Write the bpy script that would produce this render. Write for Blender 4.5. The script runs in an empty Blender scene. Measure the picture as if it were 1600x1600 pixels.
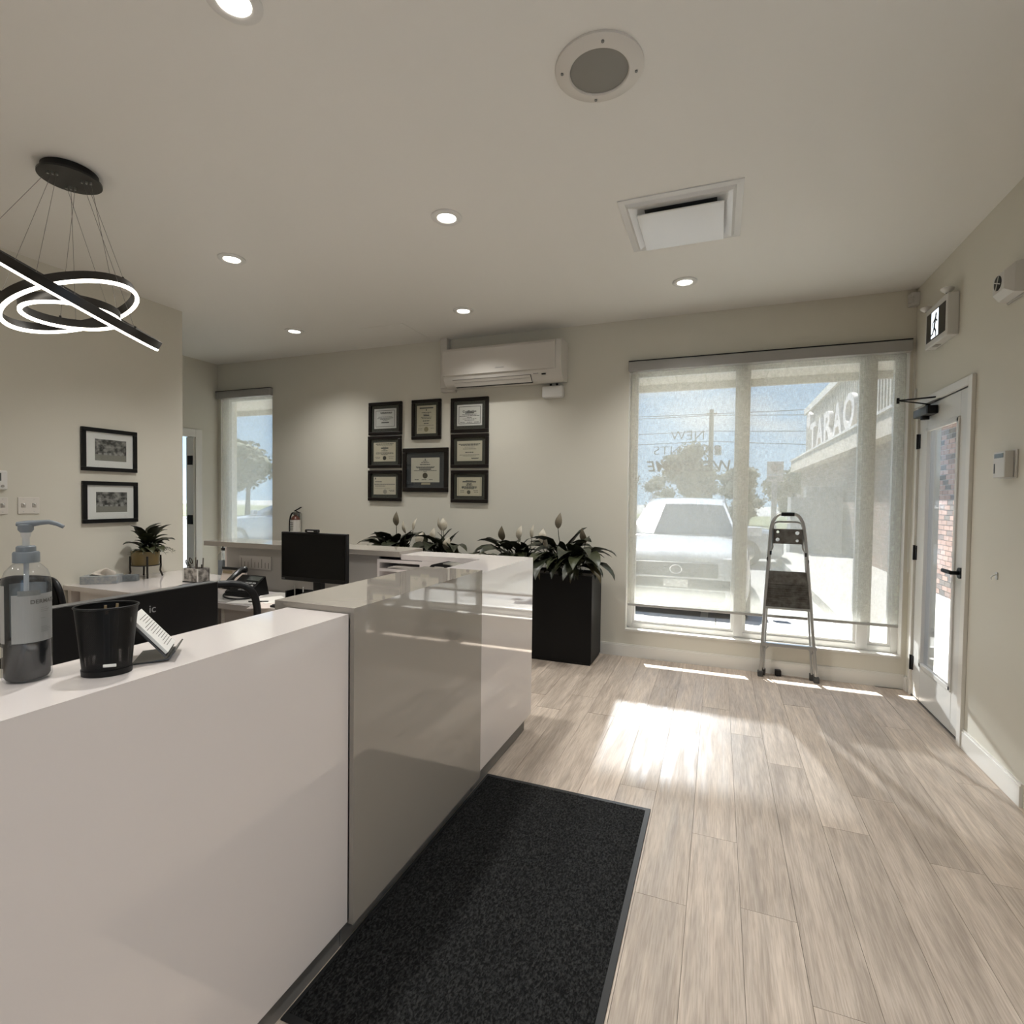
import bpy, bmesh, math, random
from mathutils import Vector, Matrix
random.seed(11)
SC = bpy.context.scene
COL = SC.collection
PI = math.pi

# ------------------------------------------------------------------ camera
EYE = 1.43
YAW, PITCH, ROLL, FPX = math.radians(21.220), math.radians(-1.536), math.radians(0.716), 829.6
fw = Vector((-math.sin(YAW), math.cos(YAW), 0)); rt = Vector((math.cos(YAW), math.sin(YAW), 0)); up = Vector((0, 0, 1))
f2 = fw * math.cos(PITCH) + up * math.sin(PITCH); u2 = -fw * math.sin(PITCH) + up * math.cos(PITCH)
r3 = rt * math.cos(ROLL) + u2 * math.sin(ROLL); u3 = -rt * math.sin(ROLL) + u2 * math.cos(ROLL)
cam = bpy.data.cameras.new('camera'); cam.sensor_width = 36; cam.lens = FPX / 1600 * 36; cam.clip_start = .02; cam.clip_end = 400
camo = bpy.data.objects.new('camera', cam); COL.objects.link(camo)
M = Matrix.Identity(4)
for i, a in enumerate((r3, u3, -f2)):
    for j in range(3): M[j][i] = a[j]
M[2][3] = EYE
camo.matrix_world = M
SC.camera = camo

# ------------------------------------------------------------------ sky, sun, exposure
SUN_DIR = Vector((-.40, 1.0, 1.47)).normalized()      # towards the sun
w = bpy.data.worlds.new('sky'); SC.world = w; w.use_nodes = True
nt = w.node_tree; nt.nodes.clear()
def N(tree, t, **k):
    n = tree.nodes.new(t)
    for a, b in k.items():
        if a == 'inp':
            for kk, vv in b.items(): n.inputs[kk].default_value = vv
        else: setattr(n, a, b)
    return n
tc = N(nt, 'ShaderNodeTexCoord'); sx = N(nt, 'ShaderNodeSeparateXYZ'); nt.links.new(tc.outputs['Generated'], sx.inputs[0])
rp = N(nt, 'ShaderNodeValToRGB'); cr = rp.color_ramp
cr.elements[0].position = 0.0; cr.elements[0].color = (.50, .72, .95, 1)
cr.elements[1].position = 1.0; cr.elements[1].color = (.14, .32, .72, 1)
e = cr.elements.new(.25); e.color = (.34, .60, .95, 1)
nt.links.new(sx.outputs[2], rp.inputs[0])
mp = N(nt, 'ShaderNodeMapping'); mp.inputs['Scale'].default_value = (1, 1, 3.2); nt.links.new(tc.outputs['Generated'], mp.inputs[0])
nz = N(nt, 'ShaderNodeTexNoise', inp={'Scale': 3.2, 'Detail': 6.0, 'Roughness': .55}); nt.links.new(mp.outputs[0], nz.inputs['Vector'])
r2 = N(nt, 'ShaderNodeValToRGB'); r2.color_ramp.elements[0].position = .54; r2.color_ramp.elements[1].position = .80
nt.links.new(nz.outputs['Fac'], r2.inputs[0])
mx = N(nt, 'ShaderNodeMix', data_type='RGBA'); mx.inputs[7].default_value = (.92, .94, .96, 1)
nt.links.new(r2.outputs[0], mx.inputs[0]); nt.links.new(rp.outputs[0], mx.inputs[6])
bg = N(nt, 'ShaderNodeBackground', inp={'Strength': 1.22}); nt.links.new(mx.outputs[2], bg.inputs[0])
wo = N(nt, 'ShaderNodeOutputWorld'); nt.links.new(bg.outputs[0], wo.inputs[0])

def light(name, kind, loc, energy, color=(1, 1, 1), aim=None, **k):
    l = bpy.data.lights.new(name, kind); l.energy = energy; l.color = color
    for a, b in k.items(): setattr(l, a, b)
    o = bpy.data.objects.new(name, l); COL.objects.link(o); o.location = loc
    if aim is not None: o.rotation_euler = (Vector(aim) - Vector(loc)).to_track_quat('-Z', 'Y').to_euler()
    return o
light('sun', 'SUN', (-4, 14, 16), 17.5, (1, .985, .955), aim=Vector((-4, 14, 16)) - SUN_DIR, angle=math.radians(.53))
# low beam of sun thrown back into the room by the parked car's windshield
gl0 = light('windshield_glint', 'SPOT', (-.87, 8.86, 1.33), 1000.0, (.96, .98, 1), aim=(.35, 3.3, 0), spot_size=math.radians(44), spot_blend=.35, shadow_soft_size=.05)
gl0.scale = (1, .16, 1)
WARM = (1.0, .99, .96)
CANS = [(-1.504, 1.315), (-1.489, 2.74), (-3.129, 2.718), (-.265, 4.139), (-2.081, 4.143), (-3.905, 4.11)]
HC = 3.037
for x, y in CANS + [(-1.5, -.6), (.35, -.6), (-3.1, -.6), (.35, 1.1)]:  # last four are fill beams added out of view, without fixtures
    light('downlight_and_fill_beam', 'SPOT', (x, y, HC - .02), {(-2.081, 4.143): 40.0, (-3.905, 4.11): 48.0, (-3.129, 2.718): 74.0, (-3.1, -.6): 74.0, (.35, 1.1): 58.0, (-.265, 4.139): 72.0, (.35, -.6): 50.0}.get((x, y), 57.0), WARM, aim=(x, y, 0), spot_size=math.radians(125), spot_blend=1.0, shadow_soft_size=.05)
VS = SC.view_settings
VS.view_transform = 'Standard'; VS.look = 'None'; VS.gamma = 1; VS.exposure = 0.84; VS.use_curve_mapping = False
CY = SC.cycles
CY.max_bounces = 8; CY.diffuse_bounces = 4; CY.glossy_bounces = 4; CY.transmission_bounces = 6; CY.transparent_max_bounces = 16
CY.use_adaptive_sampling = False; CY.caustics_reflective = False; CY.caustics_refractive = False; CY.sample_clamp_indirect = 6

# ------------------------------------------------------------------ materials
def lin(c):
    if isinstance(c, str):
        c = [int(c[i:i + 2], 16) / 255 for i in (0, 2, 4)]
        c = [v / 12.92 if v <= .04045 else ((v + .055) / 1.055) ** 2.4 for v in c]
    return (c[0], c[1], c[2], 1)
MATS = {}
def mat(name, col, rough=.5, metal=0, spec=.5, bump=0, bscale=200, var=0, vscale=8, emit=0, coat=0, stretch=None, col2=None, rvar=0):
    if name in MATS: return MATS[name]
    m = bpy.data.materials.new(name); m.use_nodes = True; t = m.node_tree; b = t.nodes['Principled BSDF']
    c = lin(col)
    b.inputs['Base Color'].default_value = c; b.inputs['Roughness'].default_value = rough; b.inputs['Metallic'].default_value = metal
    b.inputs['Specular IOR Level'].default_value = spec; b.inputs['Coat Weight'].default_value = coat
    if emit: b.inputs['Emission Color'].default_value = c; b.inputs['Emission Strength'].default_value = emit
    if var or bump or rvar:
        tc = N(t, 'ShaderNodeTexCoord'); mp = N(t, 'ShaderNodeMapping'); t.links.new(tc.outputs['Object'], mp.inputs[0])
        if stretch: mp.inputs['Scale'].default_value = stretch
    if var:
        n = N(t, 'ShaderNodeTexNoise', inp={'Scale': vscale, 'Detail': 5.0}); t.links.new(mp.outputs[0], n.inputs['Vector'])
        x = N(t, 'ShaderNodeMix', data_type='RGBA')
        c2 = lin(col2) if col2 else (c[0] * (1 - var), c[1] * (1 - var), c[2] * (1 - var), 1)
        x.inputs[6].default_value = c; x.inputs[7].default_value = c2
        r = N(t, 'ShaderNodeValToRGB'); r.color_ramp.elements[0].position = .35; r.color_ramp.elements[1].position = .65
        t.links.new(n.outputs['Fac'], r.inputs[0]); t.links.new(r.outputs[0], x.inputs[0]); t.links.new(x.outputs[2], b.inputs['Base Color'])
    if rvar:
        n = N(t, 'ShaderNodeTexNoise', inp={'Scale': vscale, 'Detail': 3.0}); t.links.new(mp.outputs[0], n.inputs['Vector'])
        q = N(t, 'ShaderNodeMapRange', inp={'To Min': rough, 'To Max': rough + rvar}); t.links.new(n.outputs['Fac'], q.inputs[0]); t.links.new(q.outputs[0], b.inputs['Roughness'])
    if bump:
        n = N(t, 'ShaderNodeTexNoise', inp={'Scale': bscale, 'Detail': 3.0}); t.links.new(mp.outputs[0], n.inputs['Vector'])
        k = N(t, 'ShaderNodeBump', inp={'Strength': bump, 'Distance': .002}); t.links.new(n.outputs['Fac'], k.inputs['Height']); t.links.new(k.outputs[0], b.inputs['Normal'])
    MATS[name] = m
    return m
def thin_glass(name, tint=(.97, .98, .98), refl=.035, rough=.0, top=.8):
    m = bpy.data.materials.new(name); m.use_nodes = True; t = m.node_tree; t.nodes.clear()
    tr = N(t, 'ShaderNodeBsdfTransparent', inp={'Color': (*tint, 1)}); gl = N(t, 'ShaderNodeBsdfGlossy', inp={'Roughness': rough})
    fr = N(t, 'ShaderNodeLayerWeight', inp={'Blend': .5}); pw_ = N(t, 'ShaderNodeMath', operation='POWER', inp={1: 5.0}); t.links.new(fr.outputs['Facing'], pw_.inputs[0])
    mr = N(t, 'ShaderNodeMapRange', inp={'To Min': refl, 'To Max': top}); t.links.new(pw_.outputs[0], mr.inputs[0])
    mx = N(t, 'ShaderNodeMixShader'); t.links.new(mr.outputs[0], mx.inputs[0]); t.links.new(tr.outputs[0], mx.inputs[1]); t.links.new(gl.outputs[0], mx.inputs[2])
    o = N(t, 'ShaderNodeOutputMaterial'); t.links.new(mx.outputs[0], o.inputs[0]); MATS[name] = m
    return m
def shade_cloth():
    # woven screen fabric: open weave (see-through holes) and pale translucent yarn
    m = bpy.data.materials.new('screen_fabric'); m.use_nodes = True; t = m.node_tree; t.nodes.clear()
    tc = N(t, 'ShaderNodeTexCoord')
    def str_noise(sc, det):
        mp = N(t, 'ShaderNodeMapping'); mp.inputs['Scale'].default_value = sc; t.links.new(tc.outputs['Object'], mp.inputs[0])
        n = N(t, 'ShaderNodeTexNoise', inp={'Scale': 1.0, 'Detail': det}); t.links.new(mp.outputs[0], n.inputs['Vector']); return n
    a = str_noise((30, 30, 230), 2.0); b = str_noise((190, 190, 26), 2.0)
    ad = N(t, 'ShaderNodeMath', operation='ADD'); t.links.new(a.outputs['Fac'], ad.inputs[0]); t.links.new(b.outputs['Fac'], ad.inputs[1])
    mr = N(t, 'ShaderNodeMapRange', inp={'From Min': .7, 'From Max': 1.3, 'To Min': 1.0, 'To Max': .90}); t.links.new(ad.outputs[0], mr.inputs[0])
    tr = N(t, 'ShaderNodeBsdfTransparent'); t.links.new(mr.outputs[0], tr.inputs['Color'])
    tl = N(t, 'ShaderNodeBsdfTranslucent', inp={'Color': (.84, .83, .75, 1)}); df = N(t, 'ShaderNodeBsdfDiffuse', inp={'Color': (.84, .82, .75, 1)})
    m1 = N(t, 'ShaderNodeMixShader', inp={0: .40}); t.links.new(tl.outputs[0], m1.inputs[1]); t.links.new(df.outputs[0], m1.inputs[2])
    m2 = N(t, 'ShaderNodeMixShader', inp={0: SHADE_OPEN}); t.links.new(m1.outputs[0], m2.inputs[1]); t.links.new(tr.outputs[0], m2.inputs[2])
    o = N(t, 'ShaderNodeOutputMaterial'); t.links.new(m2.outputs[0], o.inputs[0]); return m
SHADE_OPEN = .74

def plank_mat():
    m = bpy.data.materials.new('oak_vinyl_plank'); m.use_nodes = True; t = m.node_tree; b = t.nodes['Principled BSDF']
    tc = N(t, 'ShaderNodeTexCoord'); oi = N(t, 'ShaderNodeObjectInfo')
    ml = N(t, 'ShaderNodeVectorMath', operation='SCALE'); cx = N(t, 'ShaderNodeCombineXYZ')
    for i in range(3): t.links.new(oi.outputs['Random'], cx.inputs[i])
    t.links.new(cx.outputs[0], ml.inputs[0]); ml.inputs['Scale'].default_value = 37.0
    ad = N(t, 'ShaderNodeVectorMath', operation='ADD'); t.links.new(tc.outputs['Object'], ad.inputs[0]); t.links.new(ml.outputs[0], ad.inputs[1])
    def nz(sc, scale, det, dist=0):
        mp = N(t, 'ShaderNodeMapping'); mp.inputs['Scale'].default_value = sc; t.links.new(ad.outputs[0], mp.inputs[0])
        n = N(t, 'ShaderNodeTexNoise', inp={'Scale': scale, 'Detail': det, 'Distortion': dist}); t.links.new(mp.outputs[0], n.inputs['Vector']); return n
    fine = nz((1, .045, 1), 210, 6.0, .4); broad = nz((1, .10, 1), 22, 6.0, 1.2)
    wv = N(t, 'ShaderNodeTexWave', wave_type='RINGS', inp={'Scale': 6.0, 'Distortion': 9.0, 'Detail': 3.0, 'Detail Scale': 1.6})
    mpw = N(t, 'ShaderNodeMapping'); mpw.inputs['Scale'].default_value = (1.6, .13, 1); t.links.new(ad.outputs[0], mpw.inputs[0]); t.links.new(mpw.outputs[0], wv.inputs['Vector'])
    x1 = N(t, 'ShaderNodeMix', data_type='RGBA'); x1.inputs[6].default_value = lin('cdbba8'); x1.inputs[7].default_value = lin('b5a391')
    r1 = N(t, 'ShaderNodeValToRGB'); r1.color_ramp.elements[0].position = .36; r1.color_ramp.elements[1].position = .70; t.links.new(broad.outputs['Fac'], r1.inputs[0]); t.links.new(r1.outputs[0], x1.inputs[0])
    x2 = N(t, 'ShaderNodeMix', data_type='RGBA', blend_type='MULTIPLY'); x2.inputs[0].default_value = .42
    r2 = N(t, 'ShaderNodeValToRGB'); r2.color_ramp.elements[0].position = .35; r2.color_ramp.elements[0].color = (.50, .46, .42, 1); r2.color_ramp.elements[1].position = .60
    t.links.new(fine.outputs['Fac'], r2.inputs[0]); t.links.new(x1.outputs[2], x2.inputs[6]); t.links.new(r2.outputs[0], x2.inputs[7])
    x3 = N(t, 'ShaderNodeMix', data_type='RGBA', blend_type='MULTIPLY'); x3.inputs[0].default_value = .16
    t.links.new(x2.outputs[2], x3.inputs[6]); t.links.new(wv.outputs['Color'], x3.inputs[7])
    hs = N(t, 'ShaderNodeHueSaturation', inp={'Saturation': .85}); mr = N(t, 'ShaderNodeMapRange', inp={'To Min': .86, 'To Max': 1.10}); t.links.new(oi.outputs['Random'], mr.inputs[0])
    t.links.new(mr.outputs[0], hs.inputs['Value']); t.links.new(x3.outputs[2], hs.inputs['Color']); t.links.new(hs.outputs[0], b.inputs['Base Color'])
    q = N(t, 'ShaderNodeMapRange', inp={'To Min': .46, 'To Max': .62}); t.links.new(wv.outputs['Color'], q.inputs[0]); t.links.new(q.outputs[0], b.inputs['Roughness'])
    bp = N(t, 'ShaderNodeBump', inp={'Strength': .25, 'Distance': .0012}); sm = N(t, 'ShaderNodeMath', operation='ADD'); t.links.new(fine.outputs['Fac'], sm.inputs[0]); t.links.new(wv.outputs['Fac'], sm.inputs[1])
    t.links.new(sm.outputs[0], bp.inputs['Height']); t.links.new(bp.outputs[0], b.inputs['Normal']); b.inputs['Specular IOR Level'].default_value = .5
    return m
def brick_mat(obj_random=True):
    m = bpy.data.materials.new('brick'); m.use_nodes = True; t = m.node_tree; b = t.nodes['Principled BSDF']
    oi = N(t, 'ShaderNodeObjectInfo'); r = N(t, 'ShaderNodeValToRGB'); t.links.new(oi.outputs['Random'], r.inputs[0])
    r.color_ramp.elements[0].color = lin('8d7468'); r.color_ramp.elements[1].color = lin('6d655e'); x = r.color_ramp.elements.new(.5); x.color = lin('a0867a'); x = r.color_ramp.elements.new(.8); x.color = lin('585654')
    t.links.new(r.outputs[0], b.inputs['Base Color']); b.inputs['Roughness'].default_value = .9
    return m
def brick_tex_mat():
    m = bpy.data.materials.new('brickwork_far'); m.use_nodes = True; t = m.node_tree; b = t.nodes['Principled BSDF']
    tc = N(t, 'ShaderNodeTexCoord'); mp = N(t, 'ShaderNodeMapping'); mp.inputs['Rotation'].default_value = (PI / 2, 0, PI / 2); t.links.new(tc.outputs['Object'], mp.inputs[0])
    k = N(t, 'ShaderNodeTexBrick', inp={'Scale': 1.0, 'Mortar Size': .008, 'Brick Width': .21, 'Row Height': .08, 'Color1': lin('8d7468'), 'Color2': lin('6d635c'), 'Mortar': lin('a8a49c')})
    sp = N(t, 'ShaderNodeSeparateXYZ'); cb = N(t, 'ShaderNodeCombineXYZ'); t.links.new(tc.outputs['Object'], sp.inputs[0])
    t.links.new(sp.outputs[1], cb.inputs[0]); t.links.new(sp.outputs[2], cb.inputs[1]); t.links.new(cb.outputs[0], k.inputs['Vector'])
    t.links.new(k.outputs[0], b.inputs['Base Color']); b.inputs['Roughness'].default_value = .9
    return m

# ------------------------------------------------------------------ mesh helpers
ORG = {}
class MB:
    def __init__(s): s.v = []; s.f = []
    def add(s, v, f):
        o = len(s.v); s.v += [tuple(p) for p in v]; s.f += [tuple(i + o for i in q) for q in f]; return s
    def box(s, x0, x1, y0, y1, z0, z1, bev=0, seg=2):
        x0, x1 = min(x0, x1), max(x0, x1); y0, y1 = min(y0, y1), max(y0, y1); z0, z1 = min(z0, z1), max(z0, z1)
        v = [(x, y, z) for z in (z0, z1) for y in (y0, y1) for x in (x0, x1)]
        f = [(0, 2, 3, 1), (4, 5, 7, 6), (0, 1, 5, 4), (2, 6, 7, 3), (0, 4, 6, 2), (1, 3, 7, 5)]
        if not bev: return s.add(v, f)
        bm = bmesh.new(); vs = [bm.verts.new(p) for p in v]
        for q in f: bm.faces.new([vs[i] for i in q])
        bmesh.ops.bevel(bm, geom=list(bm.edges), offset=min(bev, .49 * min(x1 - x0, y1 - y0, z1 - z0)), segments=seg, affect='EDGES', profile=.5)
        bm.verts.index_update()
        s.add([p.co for p in bm.verts], [[p.index for p in q.verts] for q in bm.faces]); bm.free(); return s
    def obox(s, c, size, rot=None, bev=0):
        t = MB().box(-size[0] / 2, size[0] / 2, -size[1] / 2, size[1] / 2, -size[2] / 2, size[2] / 2, bev)
        m = rot or Matrix.Identity(3); c = Vector(c)
        return s.add([m @ Vector(p) + c for p in t.v], t.f)
    def cyl(s, p0, p1, r, n=20, r2=None, cap=True):
        p0, p1 = Vector(p0), Vector(p1); d = (p1 - p0).normalized(); a = d.orthogonal().normalized(); b = d.cross(a); r2 = r if r2 is None else r2
        v = []
        for p, rr in ((p0, r), (p1, r2)):
            for i in range(n): t = 2 * PI * i / n; v.append(p + rr * (math.cos(t) * a + math.sin(t) * b))
        f = [(i, (i + 1) % n, n + (i + 1) % n, n + i) for i in range(n)]
        if cap: f += [tuple(range(n - 1, -1, -1)), tuple(range(n, 2 * n))]
        return s.add(v, f)
    def lathe(s, prof, c=(0, 0, 0), n=32, sx=1, sy=1):
        v = []; m = len(prof)
        for r, z in prof:
            for i in range(n): t = 2 * PI * i / n; v.append((c[0] + sx * r * math.cos(t), c[1] + sy * r * math.sin(t), c[2] + z))
        f = [(j * n + i, j * n + (i + 1) % n, (j + 1) * n + (i + 1) % n, (j + 1) * n + i) for j in range(m - 1) for i in range(n)]
        return s.add(v, f)
    def tube(s, pts, r, n=8, closed=False, rr=None, cap=True):
        P = [Vector(p) for p in pts]; m = len(P); v = []
        prev = None
        for i in range(m):
            a = P[(i - 1) % m] if (closed or i > 0) else P[0]; b = P[(i + 1) % m] if (closed or i < m - 1) else P[-1]
            d = (b - a).normalized()
            if prev is None: u = d.orthogonal().normalized()
            else:
                u = prev - d * prev.dot(d); u = u.normalized() if u.length > 1e-6 else d.orthogonal().normalized()
            prev = u; q = d.cross(u); ra = rr[i] if rr else r
            for k in range(n): t = 2 * PI * k / n; v.append(P[i] + ra * (math.cos(t) * u + math.sin(t) * q))
        R = m if closed else m - 1
        f = [(i * n + k, i * n + (k + 1) % n, ((i + 1) % m) * n + (k + 1) % n, ((i + 1) % m) * n + k) for i in range(R) for k in range(n)]
        if not closed and cap: f += [tuple(range(n - 1, -1, -1)), tuple(range((m - 1) * n, m * n))]
        return s.add(v, f)
    def prism(s, poly, ax, a, b):
        def P(p, q):
            return {0: (q, p[0], p[1]), 1: (p[0], q, p[1]), 2: (p[0], p[1], q)}[ax]
        n = len(poly); v = [P(p, a) for p in poly] + [P(p, b) for p in poly]
        return s.add(v, [tuple(range(n - 1, -1, -1)), tuple(range(n, 2 * n))] + [(i, (i + 1) % n, n + (i + 1) % n, n + i) for i in range(n)])
    def loft(s, secs, closed=True, cap=True):
        n = len(secs[0]); v = [p for q in secs for p in q]; k = n if closed else n - 1
        f = [(j * n + i, j * n + (i + 1) % n, (j + 1) * n + (i + 1) % n, (j + 1) * n + i) for j in range(len(secs) - 1) for i in range(k)]
        if cap and closed: f += [tuple(range(n - 1, -1, -1)), tuple(range((len(secs) - 1) * n, len(secs) * n))]
        return s.add(v, f)
    def quad(s, a, b, c, d): return s.add([a, b, c, d], [(0, 1, 2, 3)])
    def xf(s, m): s.v = [tuple(m @ Vector(p)) for p in s.v]; return s
    def build(s, name, m, parent=None, smooth=None, origin=None, struct=False, kind=None):
        me = bpy.data.meshes.new(name)
        if parent is not None: o0 = Vector(ORG[parent])
        elif origin is not None: o0 = Vector(origin)
        else:
            xs, ys, zs = zip(*s.v); o0 = Vector(((min(xs) + max(xs)) / 2, (min(ys) + max(ys)) / 2, min(zs)))
        me.from_pydata([(p[0] - o0.x, p[1] - o0.y, p[2] - o0.z) for p in s.v], [], s.f)
        bm = bmesh.new(); bm.from_mesh(me); bmesh.ops.recalc_face_normals(bm, faces=bm.faces); bm.to_mesh(me); bm.free()
        if smooth is not None:
            me.polygons.foreach_set('use_smooth', [True] * len(me.polygons)); me.set_sharp_from_angle(angle=math.radians(smooth))
        if m is not None: me.materials.append(m)
        o = bpy.data.objects.new(name, me); COL.objects.link(o); ORG[o] = tuple(o0)
        if parent is not None: o.parent = parent
        else: o.location = o0
        if struct: o['kind'] = 'structure'
        if kind: o['kind'] = kind
        return o
def tag(o, label, cat, group=None):
    o['label'] = label; o['category'] = cat
    if group: o['group'] = group
    return o
def thing(name, loc, label, cat, group=None):
    o = bpy.data.objects.new(name, None); COL.objects.link(o); o.location = loc; ORG[o] = tuple(loc); o.empty_display_size = .1
    return tag(o, label, cat, group)
def structE(name, loc):
    o = bpy.data.objects.new(name, None); COL.objects.link(o); o.location = loc; ORG[o] = tuple(loc); o['kind'] = 'structure'; return o
def dup(o, parent=None):
    c = o.copy(); COL.objects.link(c); c.parent = parent; ORG[c] = ORG[o]
    for ch in list(o.children): dup(ch, c)
    return c
def text(body, size, extrude=.001, offset=0, shear=0, align='CENTER', spacing=1.0):
    cu = bpy.data.curves.new('t', 'FONT'); cu.body = body; cu.size = size; cu.extrude = extrude; cu.offset = offset; cu.shear = shear; cu.align_x = align; cu.space_character = spacing
    o = bpy.data.objects.new('t', cu); COL.objects.link(o)
    dg = bpy.context.evaluated_depsgraph_get(); me = bpy.data.meshes.new_from_object(o.evaluated_get(dg))
    b = MB().add([v.co[:] for v in me.vertices], [tuple(p.vertices) for p in me.polygons])
    bpy.data.objects.remove(o); bpy.data.meshes.remove(me); bpy.data.curves.remove(cu); return b
def frame_mat(right, upv, origin):
    r, u = Vector(right).normalized(), Vector(upv).normalized(); n = r.cross(u); m = Matrix.Identity(4)
    for i, a in enumerate((r, u, n)):
        for j in range(3): m[j][i] = a[j]
    for j in range(3): m[j][3] = origin[j]
    return m
def bez(p0, p1, p2, p3, n=10):
    p0, p1, p2, p3 = map(Vector, (p0, p1, p2, p3))
    return [(1 - t) ** 3 * p0 + 3 * (1 - t) ** 2 * t * p1 + 3 * (1 - t) * t * t * p2 + t ** 3 * p3 for t in [i / n for i in range(n + 1)]]
# ------------------------------------------------------------------ palette
PAINT = mat('wall_paint', (.66, .632, .548), .55, bump=.06, bscale=350, spec=.35)
CEIL = mat('ceiling_paint', (.80, .785, .745), .6, bump=.05, bscale=300, spec=.3)
TRIMW = mat('trim_white', (.72, .70, .65), .32)
DOORW = mat('door_white', (.66, .65, .615), .3)
VINYL = mat('window_vinyl', (.78, .77, .74), .3)
BLACKM = mat('black_metal', (.004, .004, .004), .42, spec=.3)
BLACKP = mat('black_plastic', (.005, .005, .0055), .38, spec=.28)
SCREEN = mat('dark_screen', (.002, .002, .002), .25, spec=.2)
WHITEP = mat('white_plastic', (.72, .71, .68), .35)
GLASS = thin_glass('window_glass')
LAMW = mat('white_gloss_laminate', (.68, .63, .605), .045, spec=.5, coat=.35)
LAMT = mat('taupe_gloss_laminate', (.30, .27, .235), .05, spec=.5, coat=.35)
TOE = mat('toe_kick_grey', (.16, .15, .14), .4)
STEEL = mat('brushed_steel', (.60, .60, .58), .28, metal=1)
CLOTH = shade_cloth()
XR, YB, XL, XP, YP = 1.365, 4.863, -5.839, -4.452, 3.353

# ------------------------------------------------------------------ floor
fl = MB().box(-8.4, XR + .2, -3.2, YB + .25, -.12, -.006).build('floor', mat('subfloor', (.20, .17, .14), .6), struct=True)
PL = plank_mat()
pw = .1777; pl = 1.5
def plank_mesh(L):
    b = MB(); g = .0007
    b.box(-pw / 2 + g, pw / 2 - g, -L / 2 + g, L / 2 - g, -.006, 0.0)
    me = bpy.data.meshes.new('plank'); me.from_pydata(b.v, [], b.f); me.materials.append(PL); return me
PLM = {}
def plank(x, y0, y1):
    L = round(y1 - y0, 2)
    if L < .03: return
    if L not in PLM: PLM[L] = plank_mesh(L)
    o = bpy.data.objects.new('plank', PLM[L]); COL.objects.link(o); o.parent = fl
    q = ORG[fl]; o.location = (x - q[0], (y0 + y1) / 2 - q[1], -q[2])
rng = random.Random(5)
for k in range(-9, 9):
    x = -.075 + pw * (k + .5)
    if x - pw / 2 > XR: continue
    off = rng.uniform(0, pl); y = YB - .02 + off - pl
    ylim = -.9 if x > -1.12 else 3.0
    top = YB - .01
    while top > ylim:
        y0 = top - (off if top == YB - .01 else pl)
        plank(x, max(y0, ylim - .3), top); top = y0
# plain boards of the same floor out of sight behind the desks
MB().box(-8.3, -1.69, -3.1, YB, -.006, -.0005).box(-1.69, XR + .1, -3.1, -1.3, -.006, -.0005).build('floor_boards', PL, fl)

# ------------------------------------------------------------------ walls and ceiling
TH = .24; TR = .10
def wall_with_holes(name, x0, x1, z0, z1, holes, y0, y1):
    b = MB(); xs = sorted({x0, x1, *[h[0] for h in holes], *[h[1] for h in holes]})
    for a, c in zip(xs, xs[1:]):
        hs = [h for h in holes if h[0] <= a and h[1] >= c]
        if not hs: b.box(a, c, y0, y1, z0, z1)
        else:
            h = hs[0]; b.box(a, c, y0, y1, z0, h[2]); b.box(a, c, y0, y1, h[3], z1)
    return b.build(name, PAINT, struct=True)
W1 = (-.772, 1.335, .245, 2.61)      # big window opening
W2 = (-5.79, -4.945, .35, 2.66)      # narrow window opening
W3 = (-7.6, -6.0, .35, 2.5)
wall_with_holes('wall_back', -8.3, XR + .175, -.1, HC + .1, [W1, W2, W3], YB, YB + TH)
D0, D1, DT = 3.875, 4.730, 2.122     # entrance door leaf along y
S0, S1, SZ0, SZ1 = -2.8, 1.4, .25, 2.6   # side window added out of view to let in more daylight
b = MB().box(XR, XR + TR, -3.1, S0, -.1, HC + .1).box(XR, XR + TR, S0, S1, -.1, SZ0).box(XR, XR + TR, S0, S1, SZ1, HC + .1).box(XR, XR + TR, S1, D0 - .02, -.1, HC + .1).box(XR, XR + TR, D1 + .02, YB, -.1, HC + .1).box(XR, XR + TR, D0 - .02, D1 + .02, DT + .02, HC + .1)
b.build('wall_right', PAINT, struct=True)
MB().box(XP - .13, XP, -3.1, YP, -.006, HC).build('wall_left', PAINT, struct=True)
D2a, D2b = 3.62, 4.55                # inner doorway along y on the far left wall
MB().box(XL - .12, XL, 1.2, D2a, -.006, HC).box(XL - .12, XL, D2b, YB, -.006, HC).box(XL - .12, XL, D2a, D2b, 2.11, HC).build('wall_far_left', PAINT, struct=True)
MB().box(XL, XP - .13, 1.08, 1.2, -.006, HC).build('wall_hall', PAINT, struct=True)
MB().box(-8.3, XR, -3.2, -3.1, -.006, HC).build('wall_front', PAINT, struct=True)
MB().box(-8.4, -8.3, 1.2, YB, -.006, HC).build('wall_side_room', PAINT, struct=True)
MB().box(-8.3, XL - .12, 1.08, 1.2, -.006, HC).build('wall_side_room_end', PAINT, struct=True)
ceil = MB().box(-8.4, XR + TH, -3.2, YB + TH, HC, HC + .12).build('ceiling', CEIL, struct=True)
MB().box(-3.255, -2.768, 4.262, 4.765, HC - .0025, HC).build('access_panel', CEIL, ceil)
def baseboard(name, segs, h=.112):
    b = MB()
    for a in segs: b.box(*a[:4], 0, h - .012).box(a[4], a[5], a[6], a[7], h - .012, h)
    b.build(name, TRIMW, struct=True)
baseboard('baseboard_back', [(-4.9, XR - .013, YB - .014, YB, -4.9, XR - .013, YB - .009, YB)])
baseboard('baseboard_right', [(XR - .014, XR, 3.172, D0 - .058, XR - .009, XR, 3.172, D0 - .058), (XR - .014, XR, D1 + .055, YB - .014, XR - .009, XR, D1 + .055, YB - .014)])
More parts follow.
